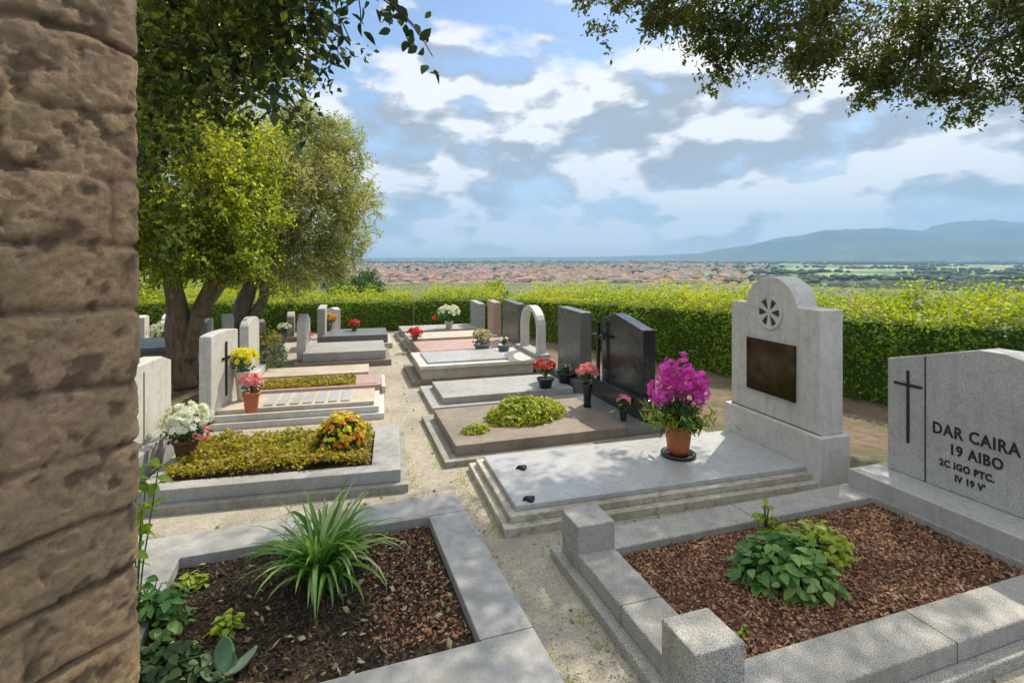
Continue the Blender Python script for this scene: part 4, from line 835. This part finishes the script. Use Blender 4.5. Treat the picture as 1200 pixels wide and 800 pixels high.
# greenery beyond the hedges
def shrub(name,label,X,Y,z,r,n,m,leaf,cat='shrub',fl=.8):
    root=empty(name,(X,Y,z),0,label,cat); b=MB(); b.tube([(0,0,-.6),(0,0,r*.6)],[.08,.04],7); b.build('trunk',M['bark'],root)
    P,O,T=crown_points(blob((0,0,r*.5),(r,r,r*fl),n,22,r*.4),16,.5); V,F=leaf_arrays(P,leaf,.55,.3,O*.4); np_mesh('crown',V,F,m,root,rnd=leaf_rnd(P+X,1.2))
shrub('round_bush','dark green rounded bush just beyond the far hedge',-4.85,16.5,.1,.9,12000,M['dkgreen'],.09)
shrub('leafy_bush','brownish green bush behind the olive tree beyond the hedge',-6.8,15.0,.2,1.0,9000,M['broad'],.1)
shrub('leafy_bush','bright green bush seen left of the forked tree',-9.0,12.6,.3,1.2,11000,M['broad'],.1)
shrub('low_bush','small green bush poking above the hedge middle',-.6,20.0,-.1,.5,4000,M['hedge'],.1)

# ------------------------------------------------------------------ the town on the plain
def plastic(name,c): return plain(name,c,.9,0,.15,.3)
WL=[plastic('cream_wall',(.66,.56,.4)),plastic('pink_wall',(.66,.44,.34)),plastic('white_wall',(.78,.75,.68)),plastic('ochre_wall',(.62,.44,.24))]
RF=[plastic('terracotta_roof',(.33,.17,.11)),plastic('brown_roof',(.22,.14,.1))]
winm=plain('window_dark',(.05,.055,.06),.3)
def house_geo(b,x,y,z,w,d,h,rh,a,mw,mr,mn=None):
    ca,sa=math.cos(a),math.sin(a)
    def T(p): return (x+p[0]*ca-p[1]*sa,y+p[0]*sa+p[1]*ca,z+p[2])
    w/=2;d/=2;o=.5
    b.add([T(p) for p in ((-w,-d,0),(w,-d,0),(w,d,0),(-w,d,0),(-w,-d,h),(w,-d,h),(w,d,h),(-w,d,h),(-w,0,h+rh),(w,0,h+rh))],[(0,1,5,4),(2,3,7,6),(1,2,6,9,5),(3,0,4,8,7)],mw)
    b.add([T(p) for p in ((-w-o,-d-o,h-.2),(w+o,-d-o,h-.2),(w+o,0,h+rh+.2),(-w-o,0,h+rh+.2),(-w-o,d+o,h-.2),(w+o,d+o,h-.2))],[(0,1,2,3),(3,2,5,4)],mr)
    if mn is not None:
        for s in (-1,1):
            for fl in range(int(h//3)):
                for k in (-.6,-.2,.2,.6):
                    yy=s*(d+.05); zz=1.0+fl*3; b.add([T((k*w-.5,yy,zz)),T((k*w+.5,yy,zz)),T((k*w+.5,yy,zz+1.4)),T((k*w-.5,yy,zz+1.4))],[(0,1,2,3)],mn)
def tz(X,Y):
    r=math.hypot(X,Y); t=min(1,max(0,(r-19)/461)); t=t*t*(3-2*t); n=float(fbm(np.array([[X/900,Y/900]]),3,3)[0]); s=min(1,max(0,(r-500)/2000)); s=s*s*(3-2*s); return PL*t+(n-.5)*9*s
spots=[]
rr=random.Random(5)
def town_ok(X,Y):
    q=X/Y
    if not -.5<q<.5: return False
    k=1 if q<.3 else max(0,1-(q-.3)/.2)*.6
    n=float(vnoise(np.array([[X/220,Y/330]]),8)[0]); return rr.random()<k*(.35+n)
while len(spots)<5000:
    Y=math.sqrt(rr.uniform(950**2,4800**2)) if rr.random()<.75 else rr.uniform(800,2200); X=rr.uniform(-.5,.5)*Y
    if town_ok(X,Y): spots.append((Y,X))
spots.sort(); protos={}
for i,(Y,X) in enumerate(spots[:300]):
    k=(rr.randrange(4),rr.randrange(2),rr.randrange(3))
    if k not in protos:
        b=MB(); h=(7,10.5,14)[k[2]]; house_geo(b,0,0,0,(16,22,30)[k[2]],(12,13,16)[k[2]],h,2.6,0,0,1,2); o=b.build('house',[WL[k[0]],RF[k[1]],winm]); protos[k]=o
        cw=('cream','pink','white','ochre')[k[0]]; hw=('two-storey','three-storey','four-storey')[k[2]]; rw=('terracotta','brown')[k[1]]
        tag(o,'tiny %s %s house with %s roof in the distant town'%(cw,hw,rw),'house','%s %s houses with %s roofs in the town'%(cw,hw,rw))
    else: o=protos[k].copy(); COL.objects.link(o)
    o.location=(X,Y,tz(X,Y)-.3); o.rotation_euler=(0,0,rr.choice((0,.3,1.2,1.6))+rr.uniform(-.2,.2))
b=MB()
for (Y,X) in spots[300:]:
    house_geo(b,X,Y,tz(X,Y)-.3,rr.uniform(14,34),rr.uniform(11,18),rr.uniform(7,19),2.6,rr.uniform(0,3.1),rr.randrange(4),4+rr.randrange(2))
tag(b.build('distant_town',WL+RF),'mass of small roofs of the distant town fading towards the horizon','town',kind='stuff')
# trees on the plain: lumpy crowns, as one wood
ico=[(0,0,1)]+[(math.cos(a)*.95,math.sin(a)*.95,.45) for a in np.linspace(0,2*math.pi,7)[:-1]]+[(math.cos(a)*.9,math.sin(a)*.9,-.35) for a in np.linspace(.5,.5+2*math.pi,7)[:-1]]
icf=[(0,1+i,1+(i+1)%6) for i in range(6)]+[(1+i,7+i,1+(i+1)%6) for i in range(6)]+[(1+(i+1)%6,7+i,7+(i+1)%6) for i in range(6)]
b=MB()
for k in range(15000):
    Y=rr.uniform(900,6800) if k<12000 else rr.uniform(480,1500); q=rr.uniform(-.6,1.05); X=q*Y
    n=float(vnoise(np.array([[X/420,Y/160]]),12)[0]); 
    if n<((.64 if q>.3 else .34) if k<12000 else .3): continue
    s=rr.uniform(4,9)*(1+Y/6000); z=tz(X,Y); b.add([(X+p[0]*s*rr.uniform(.8,1.3)*1.3,Y+p[1]*s*1.1,z+s*.7+p[2]*s*rr.uniform(.7,1.1)) for p in ico],icf)
tag(b.build('distant_woods',M['wood_far'],smooth=False),'dark clumps of trees and field hedges spread over the distant plain','woods',kind='stuff')

# ------------------------------------------------------------------ haze
b=MB(); b.box(-15500,17000,-15500,15500,PL-70,1250); hz_=b.build('haze',None)
m=bpy.data.materials.new('haze'); m.use_nodes=True; nt=m.node_tree; nt.nodes.remove(nt.nodes['Principled BSDF']); pv=N(nt,'ShaderNodeVolumePrincipled'); pv.inputs['Color'].default_value=(.4,.68,1,1); pv.inputs['Density'].default_value=8.5e-5; pv.inputs['Anisotropy'].default_value=.0
nt.links.new(pv.outputs[0],nt.nodes['Material Output'].inputs['Volume']); hz_.data.materials.clear(); hz_.data.materials.append(m); tag(hz_,'pale blue haze lying over the distant plain and hills','haze',kind='stuff')
